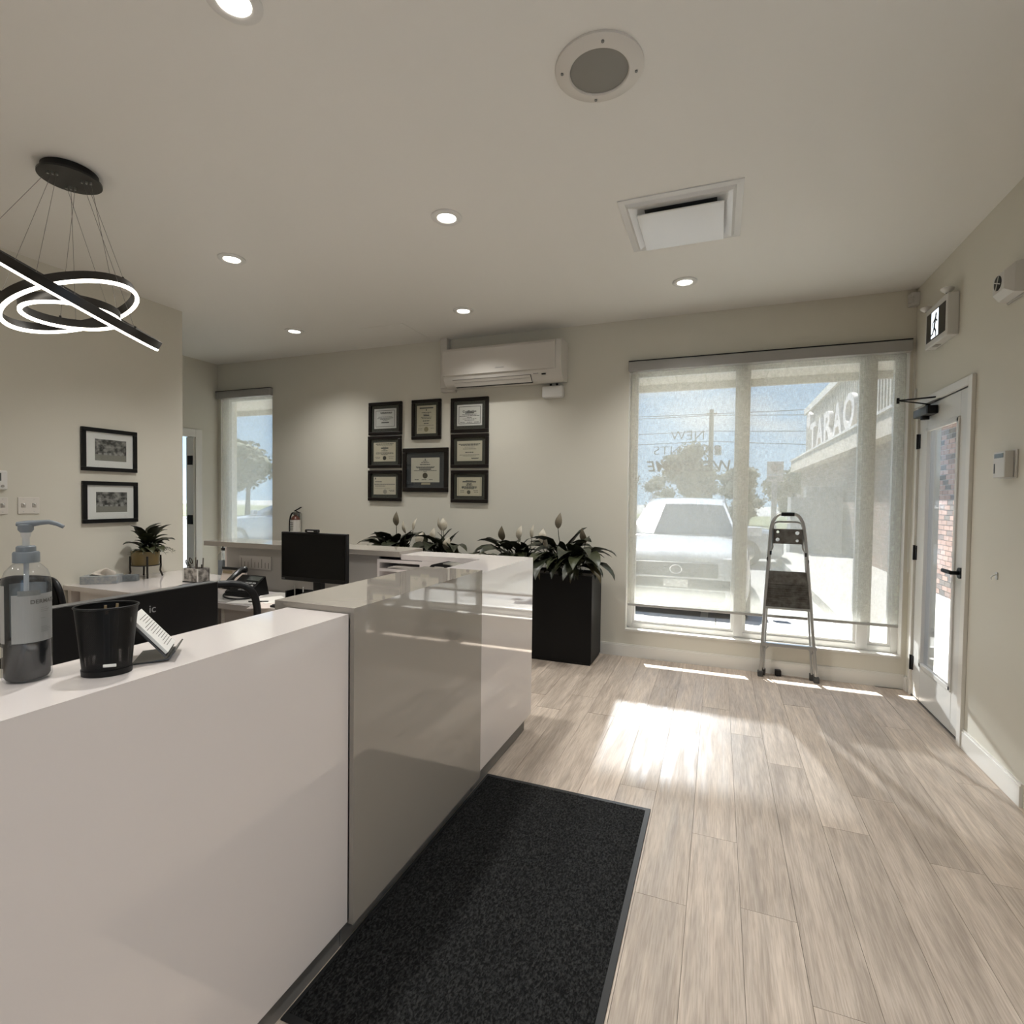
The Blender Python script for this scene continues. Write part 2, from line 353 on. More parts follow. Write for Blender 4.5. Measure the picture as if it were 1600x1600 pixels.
baseboard('baseboard_left', [(XP, XP + .014, -1, 2.35, XP, XP + .009, -1, 2.35)])

# ------------------------------------------------------------------ windows
def window(name, W, mull, sillz):
    x0, x1, z0, z1 = W; fy0, fy1 = YB + .085, YB + .15
    E = structE(name, ((x0 + x1) / 2, YB + .1, z0))
    b = MB().box(x0, x1, YB - .004, YB + .09, z0 - .012, z0 + .004).box(x0 - .0, x0 + .006, YB - .001, YB + .09, z0, z1).box(x1 - .006, x1, YB - .001, YB + .09, z0, z1).box(x0, x1, YB - .001, YB + .09, z1 - .006, z1)
    b.build('window_sill', TRIMW, E)
    f = .05
    MB().box(x0, x0 + f, fy0, fy1, z0, z1, .004).box(x1 - f, x1, fy0, fy1, z0, z1, .004).box(x0 + f, x1 - f, fy0, fy1, z0, z0 + f, .004).box(x0 + f, x1 - f, fy0, fy1, z1 - f, z1, .004).build('window_frame', VINYL, E)
    xs = [x0 + f] + [m for p in mull for m in p] + [x1 - f]
    for a, c in mull: MB().box(a, c, fy0 - .012, fy1, z0 + .02, z1 - .02, .004).build('mullion', VINYL, E)
    for a, c in zip(xs[::2], xs[1::2]):
        s = .022
        MB().box(a, a + s, fy0 + .012, fy1 - .01, z0 + f, z1 - f).box(c - s, c, fy0 + .012, fy1 - .01, z0 + f, z1 - f).box(a + s, c - s, fy0 + .012, fy1 - .01, z0 + f, z0 + f + s).box(a + s, c - s, fy0 + .012, fy1 - .01, z1 - f - s, z1 - f).build('glazing_bead', VINYL, E)
        MB().box(a + .01, c - .01, YB + .122, YB + .126, z0 + f, z1 - f).build('pane', GLASS, E)
    return E
win1 = window('window_1', W1, [(.141, .215), (1.05, 1.126)], .25)
window('window_2', W2, [], .35)
window('window_3', W3, [], .35)
E4 = structE('added_side_window', (XR + .1, (S0 + S1) / 2, SZ0))  # unseen window, added to light the counter front and near floor
b = MB(); f = .05
for a, c in ((S0, S0 + f), (S1 - f, S1), ((S0 + S1) / 2 - .035, (S0 + S1) / 2 + .035)): b.box(XR + .03, XR + .09, a, c, SZ0, SZ1)
b.box(XR + .03, XR + .09, S0, S1, SZ0, SZ0 + f).box(XR + .03, XR + .09, S0, S1, SZ1 - f, SZ1).build('window_frame', VINYL, E4)
for a, c in ((S0 + f, (S0 + S1) / 2 - .035), ((S0 + S1) / 2 + .035, S1 - f)): MB().box(XR + .058, XR + .062, a, c, SZ0 + f, SZ1 - f).build('pane', GLASS, E4)
VAL = mat('cassette_grey', (.36, .35, .33), .4)
def roller(name, x0, x1, zt, zb, label, yc=YB + .018):
    T = thing(name, ((x0 + x1) / 2, yc, zb), label, 'blind', 'roller blinds on the windows')
    MB().box(x0 - .005, x1 + .005, YB - .045, YB + .03, zt - .085, zt, .004).build('cassette', VAL, T)
    MB().box(x0 - .003, x1 + .003, YB - .05, YB + .03, zt, zt + .006).build('cassette_top', BLACKP, T)
    n = 24; b = MB()
    MB().box(x0 + .018, x1 - .018, yc, yc + .0006, zb, zt - .04).box(x0 + .018, x1 - .018, yc + .0012, yc + .0018, zb, zt - .04).build('fabric', CLOTH, T)   # face and back of the cloth
    MB().box(x0 + .018, x1 - .018, yc - .008, yc + .008, zb - .012, zb + .010, .004).build('hem_bar', mat('hem_bar', (.42, .41, .38), .4), T)
    return T
roller('roller_blind', W1[0] + .004, W1[1] - .004, 2.655, .475, 'wide see-through roller blind over the three-pane front window')
roller('roller_blind', W2[0] - .03, W2[1] - .004, 2.69, .42, 'narrow see-through roller blind beside the far left corner')
T = thing('blind_chain', (1.352, YB - .03, .9), 'thin bead chain of the wide window blind beside the entrance door', 'chain')
MB().tube([(1.351, YB - .045, 2.56), (1.351, YB - .045, .92), (1.351, YB - .028, .9), (1.351, YB - .012, .92), (1.351, YB - .012, 2.56)], .002, 6).build('cord', WHITEP, T)
MB().box(1.352, XR, YB - .06, YB - .03, 2.20, 2.28, .004).build('chain_clip', mat('clear_plastic', (.6, .6, .58), .2), T)
# vinyl lettering on the outside of the left pane, so it reads backwards from here
LET = mat('window_lettering', (.02, .02, .02), .6)
def glass_word(body, x0, x1, z0, z1, off, shear):
    t = text(body, 1.0, .0, off, shear, 'LEFT', 1.04)
    xs = [p[0] for p in t.v]; ys = [p[1] for p in t.v]
    sxx = (x1 - x0) / (max(xs) - min(xs)); szz = (z1 - z0) / (max(ys) - min(ys))
    v = [(x1 - (p[0] - min(xs)) * sxx, YB + .128, z0 + (p[1] - min(ys)) * szz) for p in t.v]
    o = MB().add(v, t.f).build('window_lettering', LET, win1); o['label'] = 'backwards lettering reading ' + body
glass_word('NEW', -.411, -.131, 1.967, 2.045, -.012, 0)
glass_word('PATIENTS', -.557, .006, 1.838, 1.912, -.012, 0)
glass_word('WELCOME', -.622, .093, 1.683, 1.781, .012, .22)

# ------------------------------------------------------------------ entrance door in the right wall
E = structE('door_1', (XR, D0, 0))
xi, xo = XR + .004, XR + .048
g0, g1, gz0, gz1 = 4.03, 4.575, .262, 1.962
b = MB().box(xi, xo, D0, g0, .012, DT, .003).box(xi, xo, g1, D1, .012, DT, .003).box(xi, xo, g0, g1, .012, gz0, .003).box(xi, xo, g0, g1, gz1, DT, .003)
b.build('door_leaf', DOORW, E)
s = .028
MB().box(xi - .010, xi + .012, g0 - .004, g0 + s, gz0, gz1, .003).box(xi - .010, xi + .012, g1 - s, g1 + .004, gz0, gz1, .003).box(xi - .010, xi + .012, g0, g1, gz0 - .004, gz0 + s, .003).box(xi - .010, xi + .012, g0, g1, gz1 - s, gz1 + .004, .003).build('glazing_bead', DOORW, E)
MB().box(xi + .018, xi + .022, g0 + .005, g1 - .005, gz0 + .005, gz1 - .005).build('pane', GLASS, E)
for z in (1.879, 1.062, .246):
    MB().cyl((XR - .004, D1 + .012, z - .055), (XR - .004, D1 + .012, z + .055), .009, 12).box(XR - .003, XR + .006, D1 - .02, D1 + .045, z - .052, z + .052).build('hinge', BLACKM, E)
hy, hz = 3.945, 1.01
H = MB().cyl((xi, hy, hz), (xi - .012, hy, hz), .033, 28).build('lever_handle', BLACKM, E, 40)
MB().cyl((xi - .01, hy, hz), (xi - .052, hy, hz), .012, 16).box(xi - .062, xi - .042, hy - .012, hy + .125, hz - .010, hz + .012, .005).build('lever', BLACKM, H, 40)
MB().box(XR - .002, XR + .004, D0 - .006, D0 + .014, hz - .06, hz + .06).build('strike_plate', BLACKM, E)
# closer: body on the leaf, two-bar arm reaching into the room and back to the frame
cl = MB().box(xi - .065, xi, 4.40, 4.665, 2.035, 2.095, .008).build('door_closer', mat('closer_grey', (.045, .045, .045), .35), E, 40)
MB().box(xi - .062, xi - .002, 4.385, 4.402, 2.037, 2.093, .004).cyl((xi - .035, 4.52, 2.012), (xi - .035, 4.52, 2.036), .026, 20).cyl((xi - .035, 4.47, 2.093), (xi - .035, 4.47, 2.112), .014, 14).build('closer_cap', BLACKP, cl, 40)
el = (xi - .175, 4.60, 2.165)
MB().obox((Vector((xi - .035, 4.47, 2.112)) + Vector(el)) / 2, (.02, .198, .008), (Vector(el) - Vector((xi - .035, 4.47, 2.112))).to_track_quat('Y', 'Z').to_matrix(), .002).build('closer_arm', BLACKM, cl)
fe = Vector((xi - .012, 4.36, 2.142))
MB().obox((fe + Vector(el)) / 2, (.016, (fe - Vector(el)).length, .010), (fe - Vector(el)).to_track_quat('Y', 'Z').to_matrix(), .002).cyl((el[0], el[1], el[2] - .022), (el[0], el[1], el[2] + .018), .010, 12).box(xi - .022, xi + .002, 4.325, 4.375, 2.128, 2.160, .003).build('closer_forearm', BLACKM, cl)
# casing, jamb and the threshold
tr1 = MB().box(XR - .020, XR, D0 - .058, D0 - .004, 0, DT + .055, .002).box(XR - .020, XR, D0 - .004, D1 + .05, DT + .006, DT + .055, .002).box(XR - .010, XR, D1 + .006, D1 + .05, 0, DT + .006, .002)
tr1.build('trim_1', TRIMW, struct=True)
MB().box(XR, XR + TR, D0 - .022, D0 - .004, 0, DT + .02).box(XR, XR + TR, D1 + .004, D1 + .022, 0, DT + .02).box(XR, XR + TR, D0 - .022, D1 + .022, DT + .004, DT + .022).build('trim_2', TRIMW, struct=True)
MB().box(XR - .001, XR + .003, D0 - .002, D1 - .28, DT + .0008, DT + .0045).build('weather_strip', BLACKP, E)
MB().box(XR, XR + TR, D0 - .004, D1 + .004, 0, .009).build('threshold', mat('threshold', (.35, .34, .32), .35, metal=1), E)
# inner doorway on the far left wall: casing, jamb, hinges and the open leaf
MB().box(XL, XL + .018, D2b, D2b + .085, 0, 2.20, .003).box(XL, XL + .018, D2a - .085, D2a, 0, 2.20, .003).box(XL, XL + .018, D2a, D2b, 2.105, 2.20, .003).build('trim_3', TRIMW, struct=True)
MB().box(XL - .12, XL + .001, D2b - .018, D2b, 0, 2.105).box(XL - .12, XL + .001, D2a, D2a + .018, 0, 2.105).build('trim_4', TRIMW, struct=True)
E2 = structE('door_2', (XL - .1, D2b - .03, 0))
MB().box(XL - .93, XL - .115, D2a - .06, D2a - .02, .01, 2.09, .003).build('door_leaf', DOORW, E2)
for z in (1.83, 1.12, .3): MB().box(XL - .085, XL - .008, D2b - .034, D2b - .018, z - .055, z + .055, .003).build('hinge', BLACKM, E2)
# ------------------------------------------------------------------ ceiling fittings
LENS = mat('lamp_lens', (1, .95, .86), .4, emit=5)
REFL = mat('can_reflector', (.85, .84, .80), .25)
CANLAB = ['white recessed downlight near the wall clear of every pendant, half out of view', 'white recessed downlight above the raised taupe counter section', 'white recessed downlight nearest the ring pendant lamp', 'white recessed downlight in front of the wide window', 'white recessed downlight in front of the wall air conditioner', 'white recessed downlight near the hall corner and narrow window']
CANLAB[0] = 'white recessed downlight over the reception mat, biggest of the six'
for (x, y), lb in zip(CANS, CANLAB):
    T = thing('downlight', (x, y, HC - .012), lb, 'light', 'recessed downlights')
    MB().lathe([(.088, .012), (.088, .006), (.083, .002), (.060, 0), (.054, .004), (.054, .0115)], (x, y, HC - .012), 40).build('trim_ring', WHITEP, T, 40)
    MB().lathe([(.062, .0105), (.052, .0085), (.0, .0085)], (x, y, HC - .012), 40).build('lens', LENS, T, 40)
T = thing('ceiling_speaker', (-.449, 1.997, HC - .02), 'round white ceiling speaker with grey grille and four screws', 'speaker')
cx, cy = -.449, 1.997
MB().lathe([(.163, .02), (.163, .012), (.155, .006), (.112, 0), (.108, .004), (.108, .012)], (cx, cy, HC - .02), 56).build('rim', mat('speaker_rim', (.68, .65, .60), .4), T, 40)
MB().lathe([(.108, .008), (.104, .006), (0, .006)], (cx, cy, HC - .02), 48).build('grille', mat('speaker_grille', (.27, .26, .235), .6, bump=.6, bscale=900), T, 40)
for k in range(4):
    a = .3 + k * PI / 2
    MB().cyl((cx + .137 * math.cos(a), cy + .137 * math.sin(a), HC - .0205), (cx + .137 * math.cos(a), cy + .137 * math.sin(a), HC - .012), .0055, 10).build('screw', mat('screw_grey', (.2, .2, .19), .4), T)
# plaque air diffuser
x0, x1, y0, y1 = -.545, .088, 2.912, 3.528
T = thing('air_diffuser', ((x0 + x1) / 2, (y0 + y1) / 2, HC - .06), 'square white ceiling air diffuser with a flat hanging plaque', 'vent')
DM = mat('diffuser_enamel', (.74, .74, .73), .16)
def rect_ring(b, o, i, zo, zi):
    O = [(o[0], o[2], zo), (o[1], o[2], zo), (o[1], o[3], zo), (o[0], o[3], zo)]; I = [(i[0], i[2], zi), (i[1], i[2], zi), (i[1], i[3], zi), (i[0], i[3], zi)]
    for k in range(4): b.quad(O[k], O[(k + 1) % 4], I[(k + 1) % 4], I[k])
    return b
def ins(d): return (x0 + d, x1 - d, y0 + d, y1 - d)
b = MB(); rect_ring(b, ins(0), ins(0), HC, HC - .006); rect_ring(b, ins(0), ins(.035), HC - .006, HC - .008); rect_ring(b, ins(.035), ins(.05), HC - .008, HC - .022); rect_ring(b, ins(.05), ins(.13), HC - .022, HC - .004)
b.build('frame', DM, T)
b = MB(); rect_ring(b, ins(.12), ins(.31), HC - .0045, HC - .0044); b.build('throat', mat('diffuser_throat', (.05, .05, .05), .7), T)
MB().box(*ins(.092), HC - .052, HC - .044, .003).build('plaque', DM, T)
for sx_ in (-1, 1):
    for sy_ in (-1, 1): MB().cyl(((x0 + x1) / 2 + sx_ * .12, (y0 + y1) / 2 + sy_ * .12, HC - .045), ((x0 + x1) / 2 + sx_ * .12, (y0 + y1) / 2 + sy_ * .12, HC), .004, 8).build('hanger', STEEL, T)

# ------------------------------------------------------------------ ring pendant lamp
PX, PY = -3.06, 1.71
T = thing('ring_pendant', (PX, PY, 2.2), 'black pendant lamp of three tilted glowing rings on thin wires', 'lamp')
MB().lathe([(0, 0), (.112, 0), (.116, -.004), (.116, -.036), (0, -.036)], (PX, PY, HC), 48).build('canopy', BLACKM, T, 40)
MB().lathe([(0, -.036), (.130, -.036), (.130, -.046), (0, -.046)], (PX, PY, HC), 48).build('canopy_plate', mat('canopy_plate', (.012, .012, .011), .3), T, 40)
LED = mat('led_strip', (1.0, .93, .82), .5, emit=3.2)
RINGM = mat('ring_black', (.014, .012, .010), .35)
CX0, CY0 = -3.04, 1.70
RINGS = [(2.385, .387, .502, .275, -.012, .016), (2.369, .289, -.34, -.269, -.049, .034), (2.31, .192, -.081, -.018, -.001, .001)]
for ri, (cz, r, a, bb, dx, dy) in enumerate(RINGS):
    n = Vector((a, bb, 1)).normalized(); u = n.cross(Vector((0, 1, 0))).normalized(); v = n.cross(u); c = Vector((CX0 + dx, CY0 + dy, cz))
    def band(name, r0, r1, h0, h1, m, par):
        K = 96; secs = []
        for i in range(K + 1):
            t = 2 * PI * i / K; d = math.cos(t) * u + math.sin(t) * v
            secs.append([c + d * r0 + n * h0, c + d * r1 + n * h0, c + d * r1 + n * h1, c + d * r0 + n * h1])
        return MB().loft(secs, True, False).build(name, m, par, 30)
    R_ = band('ring', r - .008, r + .008, .006, .046, RINGM, T)
    band('light_strip', r - .0070, r + .0090, -.005, .006, LED, R_)
    for k in range(3):
        ca = 2 * PI * k / 3 + .5; t = max((2 * PI * j / 90 for j in range(90)), key=lambda q_: (math.cos(q_) * u + math.sin(q_) * v).dot(Vector((math.cos(ca + .25 * (ri - 1)), math.sin(ca + .25 * (ri - 1)), 0))))
        d = math.cos(t) * u + math.sin(t) * v; p = c + d * r + n * .046
        q = Vector((PX + .075 * math.cos(ca) + .014 * (ri - 1), PY + .075 * math.sin(ca) + .012 * (ri - 1), HC - .046))
        MB().cyl(p, q, .0010, 6).build('wire', mat('wire_steel', (.22, .21, .20), .35, metal=.6), R_)
        MB().cyl(p - n * .004, p + n * .010, .0055, 10).build('wire_clip', RINGM, R_)
        MB().cyl(q - Vector((0, 0, .012)), q, .005, 10).build('wire_gland', STEEL, R_)

# ------------------------------------------------------------------ wall air conditioner
T = thing('air_conditioner', (-1.95, YB - .12, 2.48), 'white split air conditioner mounted high beside the window', 'air conditioner')
ACW = mat('ac_white', (.62, .59, .54), .28)
ax0, ax1 = -2.545, -1.345
prof = [(YB, 2.52), (YB - .12, 2.505), (YB - .165, 2.525), (YB - .205, 2.575), (YB - .215, 2.60), (YB - .225, 2.66), (YB - .222, 2.845), (YB - .205, 2.872), (YB - .17, 2.885), (YB, 2.885)]
MB().prism(prof, 0, ax0, ax1).build('body', ACW, T, 35)
MB().prism([(YB - .216, 2.606), (YB - .233, 2.612), (YB - .237, 2.66), (YB - .234, 2.845), (YB - .212, 2.872), (YB - .20, 2.86)], 0, ax0 - .002, ax1 - .055).build('front_panel', mat('ac_panel', (.60, .565, .515), .12), T, 35)
fl_ = MB(); fl_.prism([(YB - .150, 2.517), (YB - .196, 2.570), (YB - .204, 2.568), (YB - .156, 2.511)], 0, ax0 + .10, ax1 - .30); fl_.build('louver', ACW, T)
MB().prism([(YB - .135, 2.512), (YB - .150, 2.519), (YB - .157, 2.5115), (YB - .140, 2.505)], 0, ax0 + .11, ax1 - .295).build('outlet_slot', BLACKP, T)
MB().prism([(YB - .2, 2.579), (YB - .206, 2.583), (YB - .212, 2.596), (YB - .204, 2.592)], 0, ax0 + .09, ax1 - .30).build('upper_louver', mat('ac_louver', (.5, .48, .44), .4), T)
def acp(s_, o_): return (YB - .165 - .04 * s_ - .78 * o_, 2.525 + .05 * s_ - .62 * o_)
MB().prism([acp(.90, .001), acp(.96, .001), acp(.96, .0045), acp(.90, .0045)], 0, ax0 + .095, ax1 - .295).prism([acp(.45, .001), acp(.47, .001), acp(.47, .0047), acp(.45, .0047)], 0, ax0 + .11, ax1 - .31).build('louver_gap', mat('gap_grey', (.16, .15, .135), .6), T)
MB().prism([acp(-.05, .001), acp(.95, .001), acp(.95, .0046), acp(-.05, .0046)], 0, ax1 - .299, ax1 - .294).build('louver_end_gap', BLACKP, T)
MB().box(ax1 - .19, ax1 - .15, YB - .208, YB - .196, 2.562, 2.574).build('indicator', BLACKP, T)
MB().box(ax1 - .27, ax1 - .22, YB - .2095, YB - .196, 2.574, 2.579).build('model_mark', mat('print_grey', (.2, .19, .18), .6), T)
MB().box(-1.985, -1.90, YB - .2385, YB - .236, 2.648, 2.657).build('brand_mark', mat('brand_grey', (.40, .385, .36), .4), T)
MB().box(-2.665, -2.585, YB - .075, YB, 2.53, HC, .012).build('pipe_cover', ACW, T, 40)
MB().box(-2.665, -2.50, YB - .06, YB, 2.492, 2.54, .012).build('pipe_elbow', ACW, T, 40)
T = thing('receiver_box', (-1.47, YB - .04, 2.37), 'small white plastic box on the wall under the air conditioner', 'box')
MB().box(-1.575, -1.372, YB - .075, YB, 2.375, 2.485, .016).build('case', WHITEP, T, 40)
for dx in (-.03, .03): MB().cyl((-1.465 + dx, YB - .04, 2.485), (-1.465 + dx, YB - .04, 2.507), .011, 10).build('cable_gland', BLACKP, T)

# ------------------------------------------------------------------ framed certificates on the back wall
WENGE = mat('frame_espresso', (.008, .005, .0035), .4, spec=.3)
def cert(name, x0, z1, x1, z0, mw, matc, paper, border, label, rows, seal=None, big=False):
    y = YB; d = .028
    T = thing(name, ((x0 + x1) / 2, y - d / 2, z0), label, 'picture', 'framed certificates')
    f = .034 if not big else .045
    for nm, bx in (('a', (x0, x1, z0, z0 + f)), ('b', (x0, x1, z1 - f, z1)), ('c', (x0, x0 + f, z0 + f, z1 - f)), ('d', (x1 - f, x1, z0 + f, z1 - f))):
        MB().box(bx[0], bx[1], y - d, y - .001, bx[2], bx[3], .004).build('frame_rail', WENGE, T)
    MB().box(x0 + f, x1 - f, y - .012, y - .006, z0 + f, z1 - f).build('mat_board', mat('mat_' + matc, matc, .7), T)
    mi = .008
    MB().box(x0 + f + mw * .45, x1 - f - mw * .45, y - .0135, y - .012, z0 + f + mw * .45, z1 - f - mw * .45).box(x0 + f + mw * .45 + .004, x1 - f - mw * .45 - .004, y - .0137, y - .0134, z0 + f + mw * .45 + .004, z1 - f - mw * .45 - .004).build('mat_fillet', mat('mat2_' + matc, tuple(c * .72 for c in lin(matc)[:3]), .7), T)
    px0, px1, pz0, pz1 = x0 + f + mw, x1 - f - mw, z0 + f + mw, z1 - f - mw
    P = MB().box(px0, px1, y - .0150, y - .0137, pz0, pz1).build('paper', mat('paper_' + paper, paper, .7), T)
    W, Hh = px1 - px0, pz1 - pz0; cx = (px0 + px1) / 2; yy = y - .0152
    ink = MB()
    for (fz, fwid, th, offx) in rows:
        zc = pz1 - fz * Hh; ww = fwid * W; xx = cx + offx * W - ww / 2; q = xx
        while q < xx + ww:
            L = rng.uniform(.012, .03) if th < .012 else ww
            e_ = min(q + L, xx + ww); ink.box(q, e_, yy - .0003, yy + .0003, zc - th / 2, zc + th / 2); q = e_ + .004
    if border:
        o_ = .018; t_ = .005
        ink.box(px0 + o_, px1 - o_, yy - .0003, yy + .0003, pz0 + o_, pz0 + o_ + t_).box(px0 + o_, px1 - o_, yy - .0003, yy + .0003, pz1 - o_ - t_, pz1 - o_).box(px0 + o_, px0 + o_ + t_, yy - .0003, yy + .0003, pz0 + o_, pz1 - o_).box(px1 - o_ - t_, px1 - o_, yy - .0003, yy + .0003, pz0 + o_, pz1 - o_)
    ink.build('print', mat('ink', (.10, .095, .085), .7), P, kind='stuff')
    if seal:
        sx_, sz_, sr, sc = seal
        MB().cyl((cx + sx_ * W, yy + .0003, pz0 + sz_ * Hh), (cx + sx_ * W, yy - .0008, pz0 + sz_ * Hh), sr, 24).build('seal', mat('seal_' + sc, sc, .5), P)
    MB().box(x0 + f - .002, x1 - f + .002, y - .019, y - .0175, z0 + f - .002, z1 - f + .002).build('glazing', thin_glass_frame, T)
    return T
thin_glass_frame = thin_glass('frame_glass', refl=.03)
GM = '3b3b31'; BM = '393c40'
R0 = [(.20, .55, .010, .05), (.25, .5, .006, .05), (.42, .62, .006, 0), (.48, .72, .006, 0), (.54, .45, .006, 0), (.60, .2, .006, 0), (.70, .34, .014, 0)]
cert('certificate', -3.568, 2.440, -3.149, 2.088, .036, GM, 'cfccc6', True, 'framed certificate on white paper with a single border, over the dark round seal one', R0)
cert('certificate', -3.026, 2.440, -2.678, 2.027, .027, GM, 'c9c0a8', False, 'tall portrait framed certificate above the big blue-matted one', [(.09, .72, .014, 0), (.16, .05, .016, 0), (.25, .5, .006, 0), (.31, .3, .006, 0), (.36, .3, .012, 0), (.42, .55, .006, 0), (.46, .5, .006, 0), (.55, .36, .010, 0), (.64, .26, .008, 0), (.71, .8, .003, 0), (.82, .22, .004, -.32), (.82, .2, .004, .32), (.87, .22, .004, -.32)], (0, .15, .026, '8d8262'))
c3 = cert('certificate', -2.564, 2.433, -2.145, 2.082, .036, GM, 'd2cec6', True, 'framed certificate headed Certification with a double border, right-hand top', [(.33, .2, .005, 0), (.40, .36, .012, 0), (.47, .6, .005, 0), (.54, .8, .006, 0), (.62, .2, .005, 0), (.68, .55, .005, 0), (.74, .4, .005, 0), (.84, .18, .006, -.28), (.84, .2, .006, 0), (.84, .18, .006, .28)])
t = text('Certification', .030, .0004, .0012).xf(frame_mat((1, 0, 0), (0, 0, 1), (-2.355, YB - .0155, 2.285))); t.build('heading', mat('ink', (.1, .095, .085), .7), c3)
cert('certificate', -3.574, 2.078, -3.154, 1.734, .036, GM, 'c8bea6', False, 'framed cream certificate with a dark round seal at its foot', [(.08, .8, .008, 0), (.14, .7, .006, 0), (.24, .16, .005, 0), (.30, .34, .014, 0), (.38, .12, .005, 0), (.44, .3, .008, 0), (.54, .78, .006, 0), (.59, .8, .006, 0), (.64, .3, .006, 0), (.78, .24, .004, -.32), (.84, .2, .004, -.3), (.76, .24, .004, .3), (.84, .2, .004, .3)], (0, .18, .022, '2c2a22'))
cert('certificate', -3.132, 1.938, -2.591, 1.480, .056, BM, 'cbc4b2', False, 'largest framed certificate with slate blue mat and gold seal', [(.08, .03, .02, 0), (.14, .16, .005, 0), (.20, .28, .008, 0), (.28, .36, .010, 0), (.38, .66, .008, 0), (.41, .6, .008, 0), (.47, .42, .012, 0), (.53, .8, .006, 0), (.57, .12, .006, 0), (.90, .14, .008, -.3), (.90, .16, .006, -.04), (.90, .12, .006, .2)], (0, .27, .030, '38301c'), True)
cert('certificate', -2.560, 2.068, -2.141, 1.726, .036, GM, 'c4bba5', False, 'framed plain cream certificate signed low right, between two others', [(.16, .88, .008, 0), (.21, .7, .010, 0), (.31, .4, .005, 0), (.40, .52, .007, 0), (.57, .34, .010, 0), (.70, .8, .005, 0), (.75, .5, .004, 0), (.86, .3, .008, .22), (.89, .24, .005, .22)])
cert('certificate', -3.571, 1.708, -3.151, 1.379, .035, GM, 'c9bfa9', False, 'framed cream certificate with a pale seal, lowest of the three beside it', [(.10, .05, .02, -.42), (.28, .3, .008, -.28), (.42, .92, .008, 0), (.52, .45, .007, -.2), (.65, .7, .003, -.1), (.76, .26, .006, .32), (.82, .2, .005, .34)], (.02, .16, .024, '958d80'))
cert('certificate', -2.556, 1.701, -2.143, 1.374, .035, GM, 'c7bda4', False, 'framed cream certificate with side bracket lines and small round crest', [(.18, .28, .007, 0), (.24, .55, .012, 0), (.33, .2, .007, 0), (.38, .18, .006, 0), (.42, .26, .010, 0), (.50, .6, .007, 0), (.54, .62, .007, 0), (.58, .6, .007, 0), (.62, .4, .006, 0), (.72, .16, .005, -.28), (.80, .16, .005, -.28), (.72, .18, .005, .26), (.80, .16, .005, .28), (.5, .006, .24, -.44), (.5, .006, .24, .44)], (-.02, .2, .020, '5a5446'))
MB().box(-2.905, -2.80, YB - .0170, YB - .0148, 1.555, 1.575).build('title_plate', mat('title_plate', (.42, .36, .24), .4), [o for o in bpy.data.objects if o.name.startswith('certificate') and o.get('label', '').startswith('largest')][0])

# ------------------------------------------------------------------ black and white photographs on the left partition
def photo_mat(name, seed, sky):
    m = bpy.data.materials.new(name); m.use_nodes = True; t = m.node_tree; b = t.nodes['Principled BSDF']; b.inputs['Roughness'].default_value = .5
    tc = N(t, 'ShaderNodeTexCoord'); sp = N(t, 'ShaderNodeSeparateXYZ'); t.links.new(tc.outputs['Generated'], sp.inputs[0])
    mp = N(t, 'ShaderNodeMapping'); mp.inputs['Location'].default_value = (seed, seed * 2.3, 0); mp.inputs['Scale'].default_value = (1, 1.6, 1.3); t.links.new(tc.outputs['Generated'], mp.inputs[0])
    n = N(t, 'ShaderNodeTexNoise', inp={'Scale': 3.2, 'Detail': 7.0, 'Roughness': .62}); t.links.new(mp.outputs[0], n.inputs['Vector'])
    r = N(t, 'ShaderNodeValToRGB'); r.color_ramp.elements[0].position = .40; r.color_ramp.elements[0].color = (.01, .01, .01, 1); r.color_ramp.elements[1].position = .72; r.color_ramp.elements[1].color = (.42, .40, .37, 1)
    t.links.new(n.outputs['Fac'], r.inputs[0])
    z = N(t, 'ShaderNodeValToRGB'); z.color_ramp.interpolation = 'EASE'; z.color_ramp.elements[0].position = .25; z.color_ramp.elements[0].color = (1, 1, 1, 1); z.color_ramp.elements[1].position = .33; z.color_ramp.elements[1].color = (0, 0, 0, 1)
    t.links.new(sp.outputs[2], z.inputs[0])
    x = N(t, 'ShaderNodeMix', data_type='RGBA'); x.inputs[7].default_value = (.22, .21, .18, 1); t.links.new(z.outputs[0], x.inputs[0]); t.links.new(r.outputs[0], x.inputs[6]); t.links.new(x.outputs[2], b.inputs['Base Color'])
    return m
def photo(y0, y1, z0, z1, label, seed):
    T = thing('framed_photo', (XP + .012, (y0 + y1) / 2, z0), label, 'picture', 'framed photographs'); f = .030; d = .024
    for bx in ((y0, y1, z0, z0 + f), (y0, y1, z1 - f, z1), (y0, y0 + f, z0 + f, z1 - f), (y1 - f, y1, z0 + f, z1 - f)):
        MB().box(XP + .001, XP + d, bx[0], bx[1], bx[2], bx[3], .003).build('frame_rail', BLACKM, T)
    MB().box(XP + .005, XP + .010, y0 + f, y1 - f, z0 + f, z1 - f).build('mat_board', mat('photo_mat', (.80, .78, .745), .8), T)
    P = MB().box(XP + .010, XP + .0108, y0 + .095, y1 - .080, z0 + .082, z1 - .082).build('photograph', photo_mat('bw_photo', seed, 1), T)
    b = MB(); yy0, yy1, zz0, zz1 = y0 + .095, y1 - .080, z0 + .082, z1 - .082
    for k in range(5):
        q = yy0 + (yy1 - yy0) * (.1 + .17 * k) ; hh = rng.uniform(.012, .022); b.box(XP + .0108, XP + .0112, q, q + rng.uniform(.015, .03), zz0 + .045, zz0 + .045 + hh)
    b.build('pale_shapes', mat('photo_grey', (.30, .29, .27), .6), P)
    MB().box(XP + .0145, XP + .016, y0 + f - .002, y1 - f + .002, z0 + f - .002, z1 - f + .002).build('glazing', thin_glass_frame, T)
photo(2.537, 2.942, 1.595, 1.924, 'black framed photograph of parked cars under dark trees, upper one', 3.1)
